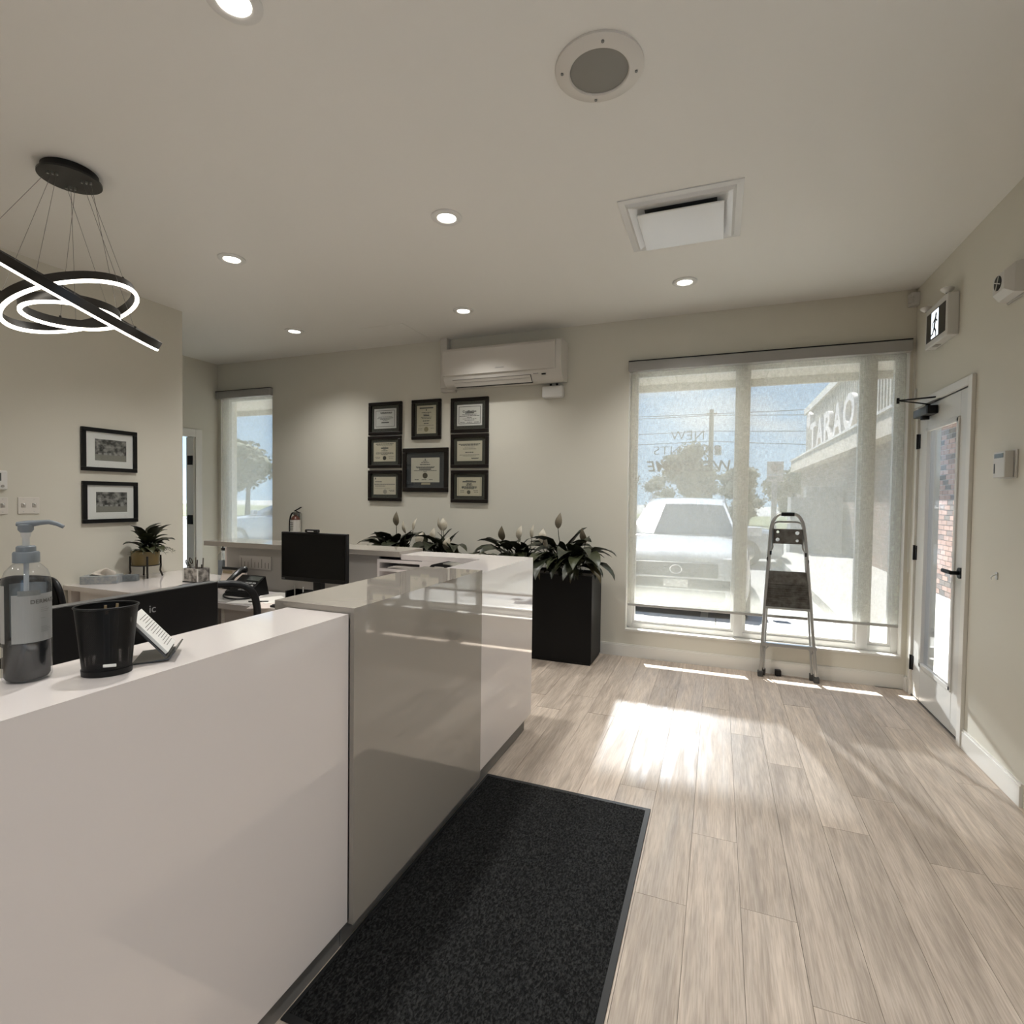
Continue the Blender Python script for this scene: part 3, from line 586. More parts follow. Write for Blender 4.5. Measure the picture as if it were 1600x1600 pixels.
photo(2.542, 2.946, 1.196, 1.517, 'black framed photograph of cars and two big trees, above the potted plant', 8.7)

# ------------------------------------------------------------------ devices on the left partition
T = thing('wall_thermostat', (XP + .012, 2.02, 1.44), 'white thermostat with grey display on the left partition', 'thermostat')
MB().box(XP, XP + .024, 1.955, 2.090, 1.442, 1.568, .006).build('case', WHITEP, T)
MB().box(XP + .024, XP + .0255, 1.985, 2.055, 1.500, 1.552).build('display', mat('lcd', (.10, .11, .10), .2), T)
MB().cyl((XP + .024, 2.062, 1.465), (XP + .028, 2.062, 1.465), .009, 14).build('button', mat('grey_button', (.35, .33, .3), .5), T)
def switch(y0, y1, n, label):
    T = thing('switch_plate', (XP + .004, (y0 + y1) / 2, 1.277), label, 'switch', 'switch plates')
    MB().box(XP, XP + .007, y0, y1, 1.277, 1.392, .003).build('plate', mat('switch_white', (.70, .66, .60), .3), T)
    for k in range(n):
        c = y0 + (y1 - y0) * (k + .5) / n
        MB().box(XP + .007, XP + .010, c - .012, c + .012, 1.322, 1.352, .002).build('toggle_base', mat('toggle_greige', (.46, .43, .39), .5), T)  # base in a darker tone than its plate
        MB().obox((XP + .014, c, 1.342), (.016, .009, .012), Matrix.Rotation(.5, 3, 'Y'), .002).build('toggle', WHITEP, T)
        for z in (1.292, 1.378): MB().cyl((XP + .006, c, z), (XP + .0078, c, z), .003, 8).build('screw', STEEL, T)
switch(2.152, 2.275, 2, 'double white toggle switch plate left of the lower photograph')
switch(1.985, 2.098, 2, 'white toggle switch plate under the left thermostat')

# ------------------------------------------------------------------ devices on the right wall
T = thing('exit_sign', (XR - .035, 4.28, 2.47), 'lit running man exit sign with two emergency heads', 'sign')
ey0, ey1, ez0, ez1 = 4.085, 4.465, 2.478, 2.742
MB().box(XR - .062, XR, ey0, ey1, ez0, ez1, .006).build('housing', mat('sign_white', (.62, .61, .58), .4), T)
MB().box(XR - .0632, XR - .062, ey0 + .028, ey1 - .028, ez0 + .036, ez1 - .040).build('face', mat('sign_dark', (.010, .010, .009), .3), T)
pm = 4.285
MB().box(XR - .0640, XR - .0632, pm - .058, pm + .062, ez0 + .045, ez1 - .046).build('lit_panel', mat('sign_lit', (.75, .82, .90), .4, emit=.9), T)
man = MB()
def limb(a, b_, r): man.obox((XR - .0643, pm + (a[0] + b_[0]) / 2, (a[1] + b_[1]) / 2), (.0006, math.hypot(a[0] - b_[0], a[1] - b_[1]) + r, r * 1.6), Matrix.Rotation(math.atan2(b_[1] - a[1], b_[0] - a[0]), 3, 'X'))
man.cyl((XR - .0646, pm - .018, 2.664), (XR - .0640, pm - .018, 2.664), .014, 18)
limb((-.010, 2.645), (.008, 2.585), .016); limb((-.006, 2.642), (-.040, 2.618), .007); limb((-.004, 2.640), (.030, 2.622), .007); limb((.030, 2.622), (.038, 2.595), .007)
limb((.006, 2.585), (-.020, 2.555), .010); limb((-.020, 2.555), (-.022, 2.528), .009); limb((.010, 2.585), (.030, 2.552), .010); limb((.030, 2.552), (.056, 2.545), .008)
man.build('running_man', mat('sign_dark', (.010, .010, .009), .3), T)
for y in (ey0 + .035, ey1 + .02):
    hd = MB().cyl((XR - .045, y, ez1 - .006), (XR - .045, y, ez1 + .012), .008, 10).lathe([(0, -.012), (.014, -.012), (.034, .006), (.036, .016), (.030, .020), (0, .020)], (XR - .055, y, ez1 + .018), 24).build('emergency_head', mat('sign_white', (.62, .61, .58), .4), T, 40)
    MB().cyl((XR - .055, y, ez1 + .0058), (XR - .055, y, ez1 + .0045), .008, 14).build('bulb', mat('grey_button', (.35, .33, .3), .5), hd)
MB().box(XR - .05, XR - .02, ey1 - .16, ey1 - .10, ez0 - .004, ez0).build('test_panel', mat('grey_button', (.35, .33, .3), .5), T)
T = thing('motion_detector', (XR - .03, YB - .03, 2.90), 'small white motion detector in the corner above the window', 'detector')
MB().prism([(XR - .002, YB - .002), (XR - .060, YB - .002), (XR - .052, YB - .046), (XR - .046, YB - .052), (XR - .002, YB - .060)], 2, 2.905, 3.0).build('case', mat('sign_white', (.62, .61, .58), .4), T, 30)
MB().obox((XR - .056, YB - .056, 2.945), (.042, .004, .045), Matrix.Rotation(-PI / 4, 3, 'Z'), .002).build('lens', mat('detector_lens', (.45, .44, .42), .5), T)
T = thing('alarm_sounder', (XR - .04, 3.38, 2.45), 'white wall alarm sounder with round grille beside the exit sign', 'alarm')
MB().box(XR - .012, XR, 3.285, 3.475, 2.448, 2.618, .004).build('back_box', mat('sounder_back_grey', (.42, .40, .37), .5), T)  # back box in a darker grey than the case
MB().loft([[(XR - .012, 3.292, 2.455), (XR - .012, 3.468, 2.455), (XR - .012, 3.468, 2.612), (XR - .012, 3.292, 2.612)], [(XR - .05, 3.300, 2.462), (XR - .05, 3.460, 2.462), (XR - .05, 3.460, 2.604), (XR - .05, 3.300, 2.604)], [(XR - .082, 3.325, 2.488), (XR - .082, 3.440, 2.488), (XR - .082, 3.440, 2.575), (XR - .082, 3.325, 2.575)]]).build('case', mat('sign_white', (.62, .61, .58), .4), T)
gr = MB().cyl((XR - .081, 3.386, 2.534), (XR - .085, 3.386, 2.534), .036, 28).build('grille', BLACKP, T)
for k in range(2): MB().obox((XR - .086, 3.386, 2.534), (.003, .068, .004), Matrix.Rotation(k * PI / 2 + .4, 3, 'X')).build('spoke', WHITEP, gr)
T = thing('room_thermostat', (XR - .02, 3.41, 1.56), 'white thermostat with dark display beside the entrance door', 'thermostat')
MB().box(XR - .008, XR, 3.325, 3.505, 1.558, 1.700, .003).build('wall_plate', mat('sign_white', (.62, .61, .58), .4), T)
MB().box(XR - .045, XR - .008, 3.345, 3.468, 1.562, 1.696, .005).build('case', mat('sign_white', (.62, .61, .58), .4), T)
MB().box(XR - .0465, XR - .045, 3.362, 3.452, 1.662, 1.684).build('display', mat('lcd', (.10, .11, .10), .2), T)
MB().box(XR - .0465, XR - .045, 3.446, 3.454, 1.585, 1.635).build('key_strip', BLACKP, T)
T = thing('wall_hook', (XR - .01, 3.494, 1.04), 'tiny silver hook on the right wall below the thermostat', 'hook')
MB().box(XR - .004, XR, 3.484, 3.508, 1.035, 1.072, .001).build('plate', STEEL, T)
MB().tube([(XR - .004, 3.496, 1.06), (XR - .02, 3.496, 1.052), (XR - .026, 3.496, 1.042), (XR - .022, 3.496, 1.034)], .003, 8).build('prong', STEEL, T, 40)
# ------------------------------------------------------------------ reception counter
XC = -1.058; ZC = 1.064; ZB = .093
T = thing('counter_section', (-1.2, .4, 0), 'low white gloss counter section carrying the pump bottle and mesh cup', 'counter', 'reception counter sections')
y0, y1 = -.8, 1.340
def waterfall(xi_, xf, zt, zb_, y0, y1, m, T, t=.020):
    MB().prism([(xi_, zt), (xf, zt), (xf - t, zt - t), (xf - t, zt - .032), (xi_, zt - .032)], 1, y0, y1).build('worktop', m, T)
    MB().prism([(xf, zt), (xf, zb_), (xf - t, zb_), (xf - t, zt - t)], 1, y0, y1).build('front_panel', m, T)
waterfall(-1.302, XC, ZC, ZB, y0, y1, LAMW, T)
MB().box(-1.300, -1.282, y0, y1, 0, ZC - .0325).build('inner_panel', LAMW, T)
MB().box(-1.105, -1.088, y0, y1, 0, ZB).build('toe_kick', TOE, T)
T = thing('counter_section', (-1.2, 1.82, 0), 'raised taupe gloss counter section wrapping over the front', 'counter', 'reception counter sections')
y0, y1 = 1.344, 2.298
waterfall(-1.358, -1.040, 1.083, ZB - .008, y0, y1, LAMT, T)
MB().box(-1.056, -1.302, y0, y0 + .018, ZB, 1.0505).build('end_panel', LAMT, T)
MB().box(-1.300, -1.282, y0 + .02, y1, 0, 1.0505).build('inner_panel', LAMW, T)
MB().box(-1.105, -1.088, y0, y1, 0, ZB - .008).build('toe_kick', TOE, T)
YO, YI = 3.092, 2.852
T = thing('counter_section', (-1.4, 2.9, 0), 'white gloss counter corner beside the tall planter', 'counter', 'reception counter sections')
MB().prism([(XC - .0005, 2.302), (XC - .0005, YO - .0005), (-1.852, YO - .0005), (-1.852, YI), (-1.302, YI), (-1.302, 2.302)], 2, ZC - .032, ZC).build('worktop', LAMW, T)
MB().box(XC - .018, XC, 2.302, YO, ZB, ZC - .0004).build('front_panel', LAMW, T)
MB().box(-1.852, XC - .019, YO - .018, YO, ZB, ZC - .0004).build('end_panel', LAMW, T)
MB().box(-1.300, -1.282, 2.302, YI, 0, ZC - .0325).box(-1.70, -1.300, YI, YI + .018, 0, ZC - .0325).build('inner_panel', LAMW, T)
MB().box(-1.105, -1.088, 2.302, YO - .04, 0, ZB).box(-1.852, -1.105, YO - .055, YO - .04, 0, ZB).build('toe_kick', TOE, T)
# open cubby facing the desk
cb0, cb1, cz0, cz1 = -2.03, -1.70, .78, 1.028
K = MB().box(cb0, cb0 + .018, YI, YO - .03, cz0, cz1).box(cb1 - .018, cb1, YI, YO - .03, cz0, cz1).box(cb0 + .018, cb1 - .018, YI, YO - .03, cz1 - .02, cz1).box(cb0 + .018, cb1 - .018, YI, YO - .03, .952, .970).box(cb0 + .018, cb1 - .018, YI, YO - .03, cz0, cz0 + .018).box(cb0, cb1, YO - .03, YO - .022, cz0, cz1)
K.build('cubby', LAMW, T)
T2 = thing('paper_stack', (-1.86, 2.93, .97), 'stack of white papers in the open cubby under the counter', 'papers')
for k in range(3): MB().obox((-1.85 + .02 * k, 2.93, .974 + .006 * k), (.22, .13, .005), Matrix.Rotation(.06 * k, 3, 'Z')).build('sheet_pad', mat('paper_white', (.70, .67, .62), .7), T2)
T = thing('counter_section', (-2.7, 2.97, 0), 'raised taupe counter ledge behind the black monitor', 'counter', 'reception counter sections')
MB().box(-3.555, -1.855, YI - .012, YO + .03, ZC - .016, 1.083, .0012, 1).build('worktop', LAMT, T)
MB().box(-3.372, -2.035, YI + .030, YI + .048, 0, ZC - .0165).box(-2.035, -1.855, YI + .20, YI + .21, 0, ZC - .0165).build('inner_panel', mat('panel_grey', (.34, .32, .29), .35), T)
MB().box(-3.372, -1.855, YO - .005, YO + .015, ZB, ZC - .0165).build('front_panel', LAMT, T)
MB().box(-3.390, -3.372, YI + .030, YO + .010, 0, ZC - .0165).build('end_panel', LAMW, T)
MB().box(-3.36, -1.855, YO - .05, YO - .035, 0, ZB).build('toe_kick', TOE, T)
# desks
DZ = .750
T = thing('corner_desk', (-3.3, 2.7, 0), 'white gloss corner desk along the partition under the photographs', 'desk')
MB().prism([(-4.450, 2.418), (-1.32, 2.418), (-1.32, YI - .002), (-3.40, YI - .002), (-3.40, 3.20), (-4.450, 3.33)], 2, DZ - .034, DZ).build('desktop', LAMW, T)
MB().box(-4.35, -3.9, 2.47, 2.488, .02, DZ - .035).build('modesty_panel', LAMW, T)
MB().box(-4.44, -4.40, 2.44, 3.25, 0, DZ - .035).box(-3.42, -3.38, 2.46, 2.84, 0, DZ - .035).build('leg_panel', LAMW, T)
MB().box(-2.9, -2.45, 2.46, 2.83, .02, DZ - .036).build('pedestal', LAMW, T)
T = thing('front_desk', (-1.6, 1.0, 0), 'white desk behind the counter holding the near monitor', 'desk')
MB().box(-1.80, -1.305, -.5, 2.25, .706, .74).build('desktop', LAMW, T)
MB().box(-1.78, -1.31, -.48, -.46, 0, .705).box(-1.78, -1.31, 2.20, 2.22, 0, .705).build('leg_panel', LAMW, T)

# ------------------------------------------------------------------ entrance mat
T = thing('floor_mat', (-.68, 1.78, 0), 'black ribbed entrance mat with rubber edge beside the counter', 'mat')
mx0, mx1, my0, my1 = -1.082, -.260, 1.09, 2.484
MB().box(mx0, mx1, my0, my1, 0, .005, .002).build('rubber_edge', mat('mat_rubber', (.012, .012, .012), .55), T)
def carpet():
    m = bpy.data.materials.new('mat_pile'); m.use_nodes = True; t = m.node_tree; b = t.nodes['Principled BSDF']; b.inputs['Roughness'].default_value = .95; b.inputs['Specular IOR Level'].default_value = .15
    tc = N(t, 'ShaderNodeTexCoord'); mp = N(t, 'ShaderNodeMapping'); mp.inputs['Scale'].default_value = (1, .55, 1); t.links.new(tc.outputs['Object'], mp.inputs[0])
    n = N(t, 'ShaderNodeTexNoise', inp={'Scale': 150.0, 'Detail': 3.0, 'Distortion': .6}); t.links.new(mp.outputs[0], n.inputs['Vector'])
    r = N(t, 'ShaderNodeValToRGB'); r.color_ramp.elements[0].position = .42; r.color_ramp.elements[0].color = (.004, .004, .004, 1); r.color_ramp.elements[1].position = .70; r.color_ramp.elements[1].color = (.032, .032, .031, 1)
    t.links.new(n.outputs['Fac'], r.inputs[0]); t.links.new(r.outputs[0], b.inputs['Base Color'])
    k = N(t, 'ShaderNodeBump', inp={'Strength': 1.0, 'Distance': .004}); t.links.new(n.outputs['Fac'], k.inputs['Height']); t.links.new(k.outputs[0], b.inputs['Normal']); return m
# ribbed pile surface: a fine wavy grid
b = MB(); nx, ny = 150, 240; v = []; ax0, ax1, ay0, ay1 = mx0 + .012, mx1 - .022, my0 + .022, my1 - .022
for j in range(ny + 1):
    for i in range(nx + 1):
        edge = i in (0, nx) or j in (0, ny)
        v.append((ax0 + (ax1 - ax0) * i / nx, ay0 + (ay1 - ay0) * j / ny, .005 if edge else .0085 + rng.uniform(-.0012, .0012) + .001 * math.sin(i * 1.9 + 1.5 * math.sin(j * .7))))
b.add(v, [(j * (nx + 1) + i, j * (nx + 1) + i + 1, (j + 1) * (nx + 1) + i + 1, (j + 1) * (nx + 1) + i) for j in range(ny) for i in range(nx)])
b.build('pile', carpet(), T, 180)

# ------------------------------------------------------------------ on the near counter
# pump bottle of hand sanitiser
bx, by = -1.252, .618; z0 = ZC
T = thing('pump_bottle', (bx, by, z0), 'big clear hand sanitiser bottle with grey blue pump on the counter', 'bottle')
m = bpy.data.materials.new('clear_bottle'); m.use_nodes = True; t_ = m.node_tree; t_.nodes.clear()
tr = N(t_, 'ShaderNodeBsdfTransparent', inp={'Color': (.93, .94, .95, 1)}); gl = N(t_, 'ShaderNodeBsdfGlossy', inp={'Roughness': .06}); df = N(t_, 'ShaderNodeBsdfDiffuse', inp={'Color': (.55, .57, .58, 1)})
fr = N(t_, 'ShaderNodeLayerWeight', inp={'Blend': .5}); fp = N(t_, 'ShaderNodeMath', operation='POWER', inp={1: 4.0}); t_.links.new(fr.outputs['Facing'], fp.inputs[0]); fm = N(t_, 'ShaderNodeMapRange', inp={'To Min': .05, 'To Max': .6}); t_.links.new(fp.outputs[0], fm.inputs[0]); m1 = N(t_, 'ShaderNodeMixShader'); t_.links.new(fm.outputs[0], m1.inputs[0]); t_.links.new(tr.outputs[0], m1.inputs[1]); t_.links.new(gl.outputs[0], m1.inputs[2])
m2 = N(t_, 'ShaderNodeMixShader', inp={0: .035}); t_.links.new(m1.outputs[0], m2.inputs[1]); t_.links.new(df.outputs[0], m2.inputs[2]); oo = N(t_, 'ShaderNodeOutputMaterial'); t_.links.new(m2.outputs[0], oo.inputs[0]); CLEAR = m
R = .0375
MB().lathe([(.001, .003), (R - .008, .001), (R - .002, .002), (R, .007), (R, .186), (R - .001, .197), (R - .006, .213), (R - .015, .224), (R - .021, .229), (.0155, .232), (.0155, .240)], (bx, by, z0), 44).build('bottle_body', CLEAR, T, 50)
gel = bpy.data.materials.new('gel'); gel.use_nodes = True; g_ = gel.node_tree; g_.nodes.clear()
ga = N(g_, 'ShaderNodeBsdfTransparent', inp={'Color': (.05, .057, .068, 1)}); gb = N(g_, 'ShaderNodeBsdfGlossy', inp={'Roughness': .08}); gm = N(g_, 'ShaderNodeMixShader', inp={0: .06}); go = N(g_, 'ShaderNodeOutputMaterial')
g_.links.new(ga.outputs[0], gm.inputs[1]); g_.links.new(gb.outputs[0], gm.inputs[2]); g_.links.new(gm.outputs[0], go.inputs[0])
MB().lathe([(.001, .005), (R - .006, .005), (R - .003, .010), (R - .003, .075), (0, .075)], (bx, by, z0), 40).build('gel', gel, T, 50)
BL = mat('pump_blue', (.155, .175, .19), .5)
MB().lathe([(.0, .229), (.0205, .229), (.0205, .247), (.0185, .250), (.0150, .250), (.0150, .259), (.013, .261), (0, .261)], (bx, by, z0), 36).build('pump_collar', BL, T, 40)
MB().lathe([(.0055, .259), (.0055, .277), (.0070, .279), (.0085, .289), (.0115, .293), (.0115, .302), (0, .302)], (bx, by, z0), 24).build('pump_stem', mat('pump_pale', (.50, .50, .48), .4), T, 40)
# spout points to the right of the picture, along the counter
sd = Vector((.72, .69, 0)).normalized()
pts = [Vector((bx, by, z0 + .3035)) - sd * .014, Vector((bx, by, z0 + .3025)), Vector((bx, by, z0 + .306)) + sd * .022, Vector((bx, by, z0 + .307)) + sd * .036, Vector((bx, by, z0 + .303)) + sd * .049, Vector((bx, by, z0 + .297)) + sd * .059]
MB().tube(pts, .005, 10, rr=[.0042, .0075, .0052, .0046, .0042, .0036]).lathe([(.0085, .287), (.012, .292), (.0122, .302), (0, .304)], (bx, by, z0), 20).build('pump_head', BL, T, 50)
MB().tube(bez((bx, by, z0 + .235), (bx, by, z0 + .15), (bx + .004, by - .002, z0 + .06), (bx - .018, by - .008, z0 + .007), 10), .0042, 10).build('dip_tube', mat('dip_tube', (.42, .45, .47), .4), T, 50)
def wrap(a0, a1, zb, zt, r, n=18):
    b = MB(); 
    for i in range(n):
        p, q = a0 + (a1 - a0) * i / n, a0 + (a1 - a0) * (i + 1) / n
        b.quad((bx + r * math.cos(p), by + r * math.sin(p), zb), (bx + r * math.cos(q), by + r * math.sin(q), zb), (bx + r * math.cos(q), by + r * math.sin(q), zt), (bx + r * math.cos(p), by + r * math.sin(p), zt))
    return b
va = math.atan2(-by, -bx)            # direction from the bottle to the room
va = math.atan2(0 - by, 0 - bx)
LABM = mat('label_grey', (.27, .27, .26), .5)
lb = wrap(va - .62, va + 1.35, z0 + .078, z0 + .170, R + .0004).build('label', LABM, T, 50)
wrap(va - 1.6, va - .98, z0 + .078, z0 + .188, R + .0004).build('side_label', mat('label_beige', (.30, .29, .27), .5), T, 50)
wrap(va + 2.2, va + 3.9, z0 + .08, z0 + .185, R - .0012).build('back_label', mat('label_blue', (.20, .225, .245), .6), T, 50)
def wraptext(body, size, ang, z, off=0, m_=None):
    t = text(body, size, 0, off, 0, 'LEFT', 1.05)
    r = R + .0010
    return MB().add([(bx + r * math.cos(ang + p[0] / r), by + r * math.sin(ang + p[0] / r), z0 + z + p[1]) for p in t.v], t.f).build('label_text', m_ or mat('ink', (.10, .095, .085), .7), lb)
wraptext('DERMATH', .0105, va + .12, .152, .0002)
for k, (zz, L) in enumerate(((.142, .30), (.1385, .42), (.135, .36), (.122, .2), (.105, .3), (.102, .5), (.099, .5), (.096, .4))):
    wrap(va + .55, va + .55 + L, z0 + zz, z0 + zz + .0012, R + .0009, 6).build('label_line', mat('label_ink', (.22, .22, .21), .7), lb)
wrap(va - .35, va + .55, z0 + .168, z0 + .178, R + .0006, 8).build('label_leaf_print', mat('leaf_print', (.16, .165, .16), .7), lb)

# black wire mesh pen cup
cx, cy = -1.152, .702
T = thing('mesh_cup', (cx, cy, z0), 'black wire mesh pen cup with a white tag on the counter', 'cup')
ang = math.atan2(.69, .72)
def mesh_mat():
    m = bpy.data.materials.new('wire_mesh'); m.use_nodes = True; t = m.node_tree; t.nodes.clear()
    tc = N(t, 'ShaderNodeTexCoord'); sp = N(t, 'ShaderNodeSeparateXYZ'); t.links.new(tc.outputs['UV'], sp.inputs[0])
    def diag(sg):
        a = N(t, 'ShaderNodeMath', operation='MULTIPLY', inp={1: 1.0 * sg}); t.links.new(sp.outputs[1], a.inputs[0])
        s_ = N(t, 'ShaderNodeMath', operation='ADD'); t.links.new(sp.outputs[0], s_.inputs[0]); t.links.new(a.outputs[0], s_.inputs[1])
        f_ = N(t, 'ShaderNodeMath', operation='FRACT'); t.links.new(s_.outputs[0], f_.inputs[0])
        g = N(t, 'ShaderNodeMath', operation='GREATER_THAN', inp={1: .66}); t.links.new(f_.outputs[0], g.inputs[0]); return g
    a, b_ = diag(1), diag(-1); mn = N(t, 'ShaderNodeMath', operation='MULTIPLY'); t.links.new(a.outputs[0], mn.inputs[0]); t.links.new(b_.outputs[0], mn.inputs[1])
    tr = N(t, 'ShaderNodeBsdfTransparent'); p = N(t, 'ShaderNodeBsdfPrincipled', inp={'Base Color': (.003, .003, .003, 1), 'Roughness': .4, 'Specular IOR Level': .25})
    mx = N(t, 'ShaderNodeMixShader'); t.links.new(mn.outputs[0], mx.inputs[0]); t.links.new(p.outputs[0], mx.inputs[1]); t.links.new(tr.outputs[0], mx.inputs[2]); o = N(t, 'ShaderNodeOutputMaterial'); t.links.new(mx.outputs[0], o.inputs[0]); return m
def oval(r, z, n=48):
    return [Vector((cx, cy, z)) + Vector((math.cos(ang) * r * math.cos(a) - math.sin(ang) * .82 * r * math.sin(a), math.sin(ang) * r * math.cos(a) + math.cos(ang) * .82 * r * math.sin(a), 0)) for a in [2 * PI * i / n for i in range(n)]]
b = MB(); b.loft([oval(.0415, z0 + .010), oval(.0475, z0 + .075), oval(.0535, z0 + .136)], True, False); o = b.build('mesh_wall', mesh_mat(), T, 60)
uv = o.data.uv_layers.new(name='UVMap')
for p in o.data.polygons:
    idx = [(o.data.loops[li].vertex_index) for li in p.loop_indices]; cols = [i % 48 for i in idx]; wrapq = max(cols) - min(cols) > 24
    for li, vi in zip(p.loop_indices, idx):
        c_ = vi % 48; c_ = c_ + 48 if (wrapq and c_ < 24) else c_
        uv.data[li].uv = (c_ / 48 * 84, (vi // 48) * 19)
MB().loft([oval(.0425, z0 + .0005), oval(.0435, z0 + .012), oval(.0415, z0 + .012), oval(.001, z0 + .004)], True, False).build('base_band', BLACKM, T, 50)
MB().tube(oval(.0535, z0 + .137), .0022, 8, True).build('rim', BLACKM, T, 50)
MB().obox(Vector((cx, cy, z0 + .024)) + Vector((math.sin(ang), -math.cos(ang), 0)) * .0375 + Vector((math.cos(ang), math.sin(ang), 0)) * .014, (.022, .002, .006), Matrix.Rotation(ang, 3, 'Z'), .001).build('tag', WHITEP, T)
for k, (dx, dy, h_, c_) in enumerate(((-.012, .005, .128, '1b1b1c'), (.016, .01, .133, '2b2620'), (.02, -.012, .124, '151515'))):
    P = thing('pen', (cx + dx, cy + dy, z0 + .006), ['black pen standing in the mesh cup', 'brown tipped pen standing in the mesh cup', 'shorter black pen standing in the mesh cup'][k], 'pen', 'pens in the mesh cup')
    MB().cyl((cx + dx * .6, cy + dy * .6, z0 + .006), (cx + dx, cy + dy, z0 + h_), .004, 10).build('barrel', mat('pen_' + c_, c_, .4), P, 40)
    MB().cyl((cx + dx, cy + dy, z0 + h_), (cx + dx * 1.02, cy + dy * 1.02, z0 + h_ + .008), .0025, 10).build('clip_button', mat('pen_brass', (.3, .22, .12), .4), P, 40)

# acrylic card holder tilted back with a white printed card
T = thing('card_holder', (-1.19, .83, z0), 'clear acrylic holder with a tilted white printed card on the counter', 'card holder')
ACR = mat('smoke_plastic', (.05, .05, .05), .2)
hd = Vector((.70, .71, 0)).normalized(); hn = Vector((.71, -.70, 0)).normalized()   # along card width, towards room
hc = Vector((-1.170, .810, z0))
# seen nearly side-on: the card leans back along hd
def hp(a, b_, z): return hc + hd * a + hn * b_ + Vector((0, 0, z))
wdt = .052
def slab(a0, zz0, a1, zz1, th, w_, name, m_, par):
    dv = Vector((a1 - a0, zz1 - zz0)).normalized(); nn = Vector((-dv[1], dv[0])) * th
    pr = [(a0, zz0), (a1, zz1), (a1 + nn[0], zz1 + nn[1]), (a0 + nn[0], zz0 + nn[1])]
    v = [hp(a, -w_, z) for a, z in pr] + [hp(a, w_, z) for a, z in pr]
    return MB().add(v, [(0, 1, 2, 3), (7, 6, 5, 4), (0, 4, 5, 1), (1, 5, 6, 2), (2, 6, 7, 3), (3, 7, 4, 0)]).build(name, m_, par)
slab(.032, .012, -.034, .094, .003, wdt, 'back_plate', ACR, T)
slab(.036, .004, .050, .022, .003, wdt, 'front_lip', ACR, T)
slab(-.030, .0, .036, .004, .003, wdt, 'foot', ACR, T)
cd = slab(.030, .0165, -.036, .0975, -.006, wdt - .004, 'card_stack', mat('card_white', (.74, .73, .70), .6), T)
for k in range(13):
    f0 = .10 + .062 * k; a_ = .030 - .066 * f0; zz = .0165 + .081 * f0
    b = MB(); s2 = .0014; dv = Vector((-.066, .081)).normalized(); nn = Vector((-dv[1], dv[0])) * -.0063
    L0, L1 = -(wdt - .010), (wdt - .010) * (rng.uniform(.2, 1.0))
    b.quad(hp(a_ + nn[0], L0, zz + nn[1]), hp(a_ + nn[0], L1, zz + nn[1]), hp(a_ + nn[0] + dv[0] * s2, L1, zz + nn[1] + dv[1] * s2), hp(a_ + nn[0] + dv[0] * s2, L0, zz + nn[1] + dv[1] * s2)).build('card_line', mat('ink', (.10, .095, .085), .7), cd)
# ------------------------------------------------------------------ things on the desks
# far monitor with webcam, on the corner desk in front of the ledge
T = thing('monitor', (-2.32, 2.66, DZ), 'black computer monitor facing the room in front of the counter ledge', 'monitor', 'computer monitors')
mx0, mx1, mz0, mz1 = -2.575, -2.072, .893, 1.198
MB().box(mx0, mx1, 2.60, 2.630, mz0, mz1, .004).build('shell', BLACKP, T)
MB().box(mx0 + .010, mx1 - .010, 2.5985, 2.600, mz0 + .026, mz1 - .010).build('screen', SCREEN, T)
MB().box(mx0 + .006, mx0 + .030, 2.5982, 2.600, mz0 + .008, mz0 + .014).build('logo', mat('logo_grey', (.12, .12, .12), .4), T)
MB().box(-2.35, -2.29, 2.630, 2.675, .78, 1.05, .006).build('stand_neck', BLACKP, T)
MB().box(-2.44, -2.20, 2.55, 2.75, DZ, DZ + .014, .005).build('stand_foot', BLACKP, T)
W_ = thing('webcam', (-2.325, 2.61, mz1), 'small black webcam clipped on top of the monitor', 'webcam')
MB().box(-2.375, -2.28, 2.585, 2.615, mz1 + .001, mz1 + .022, .006).build('body', BLACKP, W_)
MB().box(-2.345, -2.31, 2.615, 2.640, mz1 - .03, mz1 + .012, .003).build('clip', BLACKP, W_)
MB().box(-2.352, -2.305, 2.5835, 2.585, mz1 + .008, mz1 + .013).build('light_bar', WHITEP, W_)
# near monitor, seen from behind over the low counter
T = thing('monitor', (-1.62, 1.08, .74), 'black computer monitor turned away behind the low counter', 'monitor', 'computer monitors')
MB().box(-1.640, -1.605, .80, 1.338, .80, 1.126, .004).build('shell', mat('monitor_back', (.004, .004, .004), .4, spec=.25), T)
MB().box(-1.6415, -1.640, .81, 1.328, .83, 1.116).build('screen', SCREEN, T)
MB().box(-1.6405, -1.6045, .80, 1.338, 1.126, 1.1285).build('top_edge_highlight', mat('edge_highlight', (.10, .10, .10), .3), T)  # light catching the top edge, painted as a paler strip
MB().box(-1.605, -1.575, 1.03, 1.11, .77, .98, .005).build('stand_neck', BLACKP, T)
MB().box(-1.70, -1.50, .95, 1.19, .74, .754, .004).build('stand_foot', BLACKP, T)
t = text('ic', .034, .0002).xf(frame_mat((0, 1, 0), (0, 0, 1), (-1.6045, 1.108, 1.066))); t.build('lettering', mat('logo_pale', (.35, .35, .34), .5), T)
# keyboard in front of the far monitor
T = thing('keyboard', (-2.28, 2.50, DZ), 'black keyboard under the far monitor', 'keyboard')
MB().box(-2.50, -2.08, 2.435, 2.545, DZ, DZ + .016, .004).build('case', BLACKP, T)
for r in range(4):
    for c in range(14): MB().box(-2.49 + c * .0287, -2.466 + c * .0287, 2.443 + r * .024, 2.463 + r * .024, DZ + .016, DZ + .021).build('key', mat('key_dark', (.03, .03, .03), .45), T)
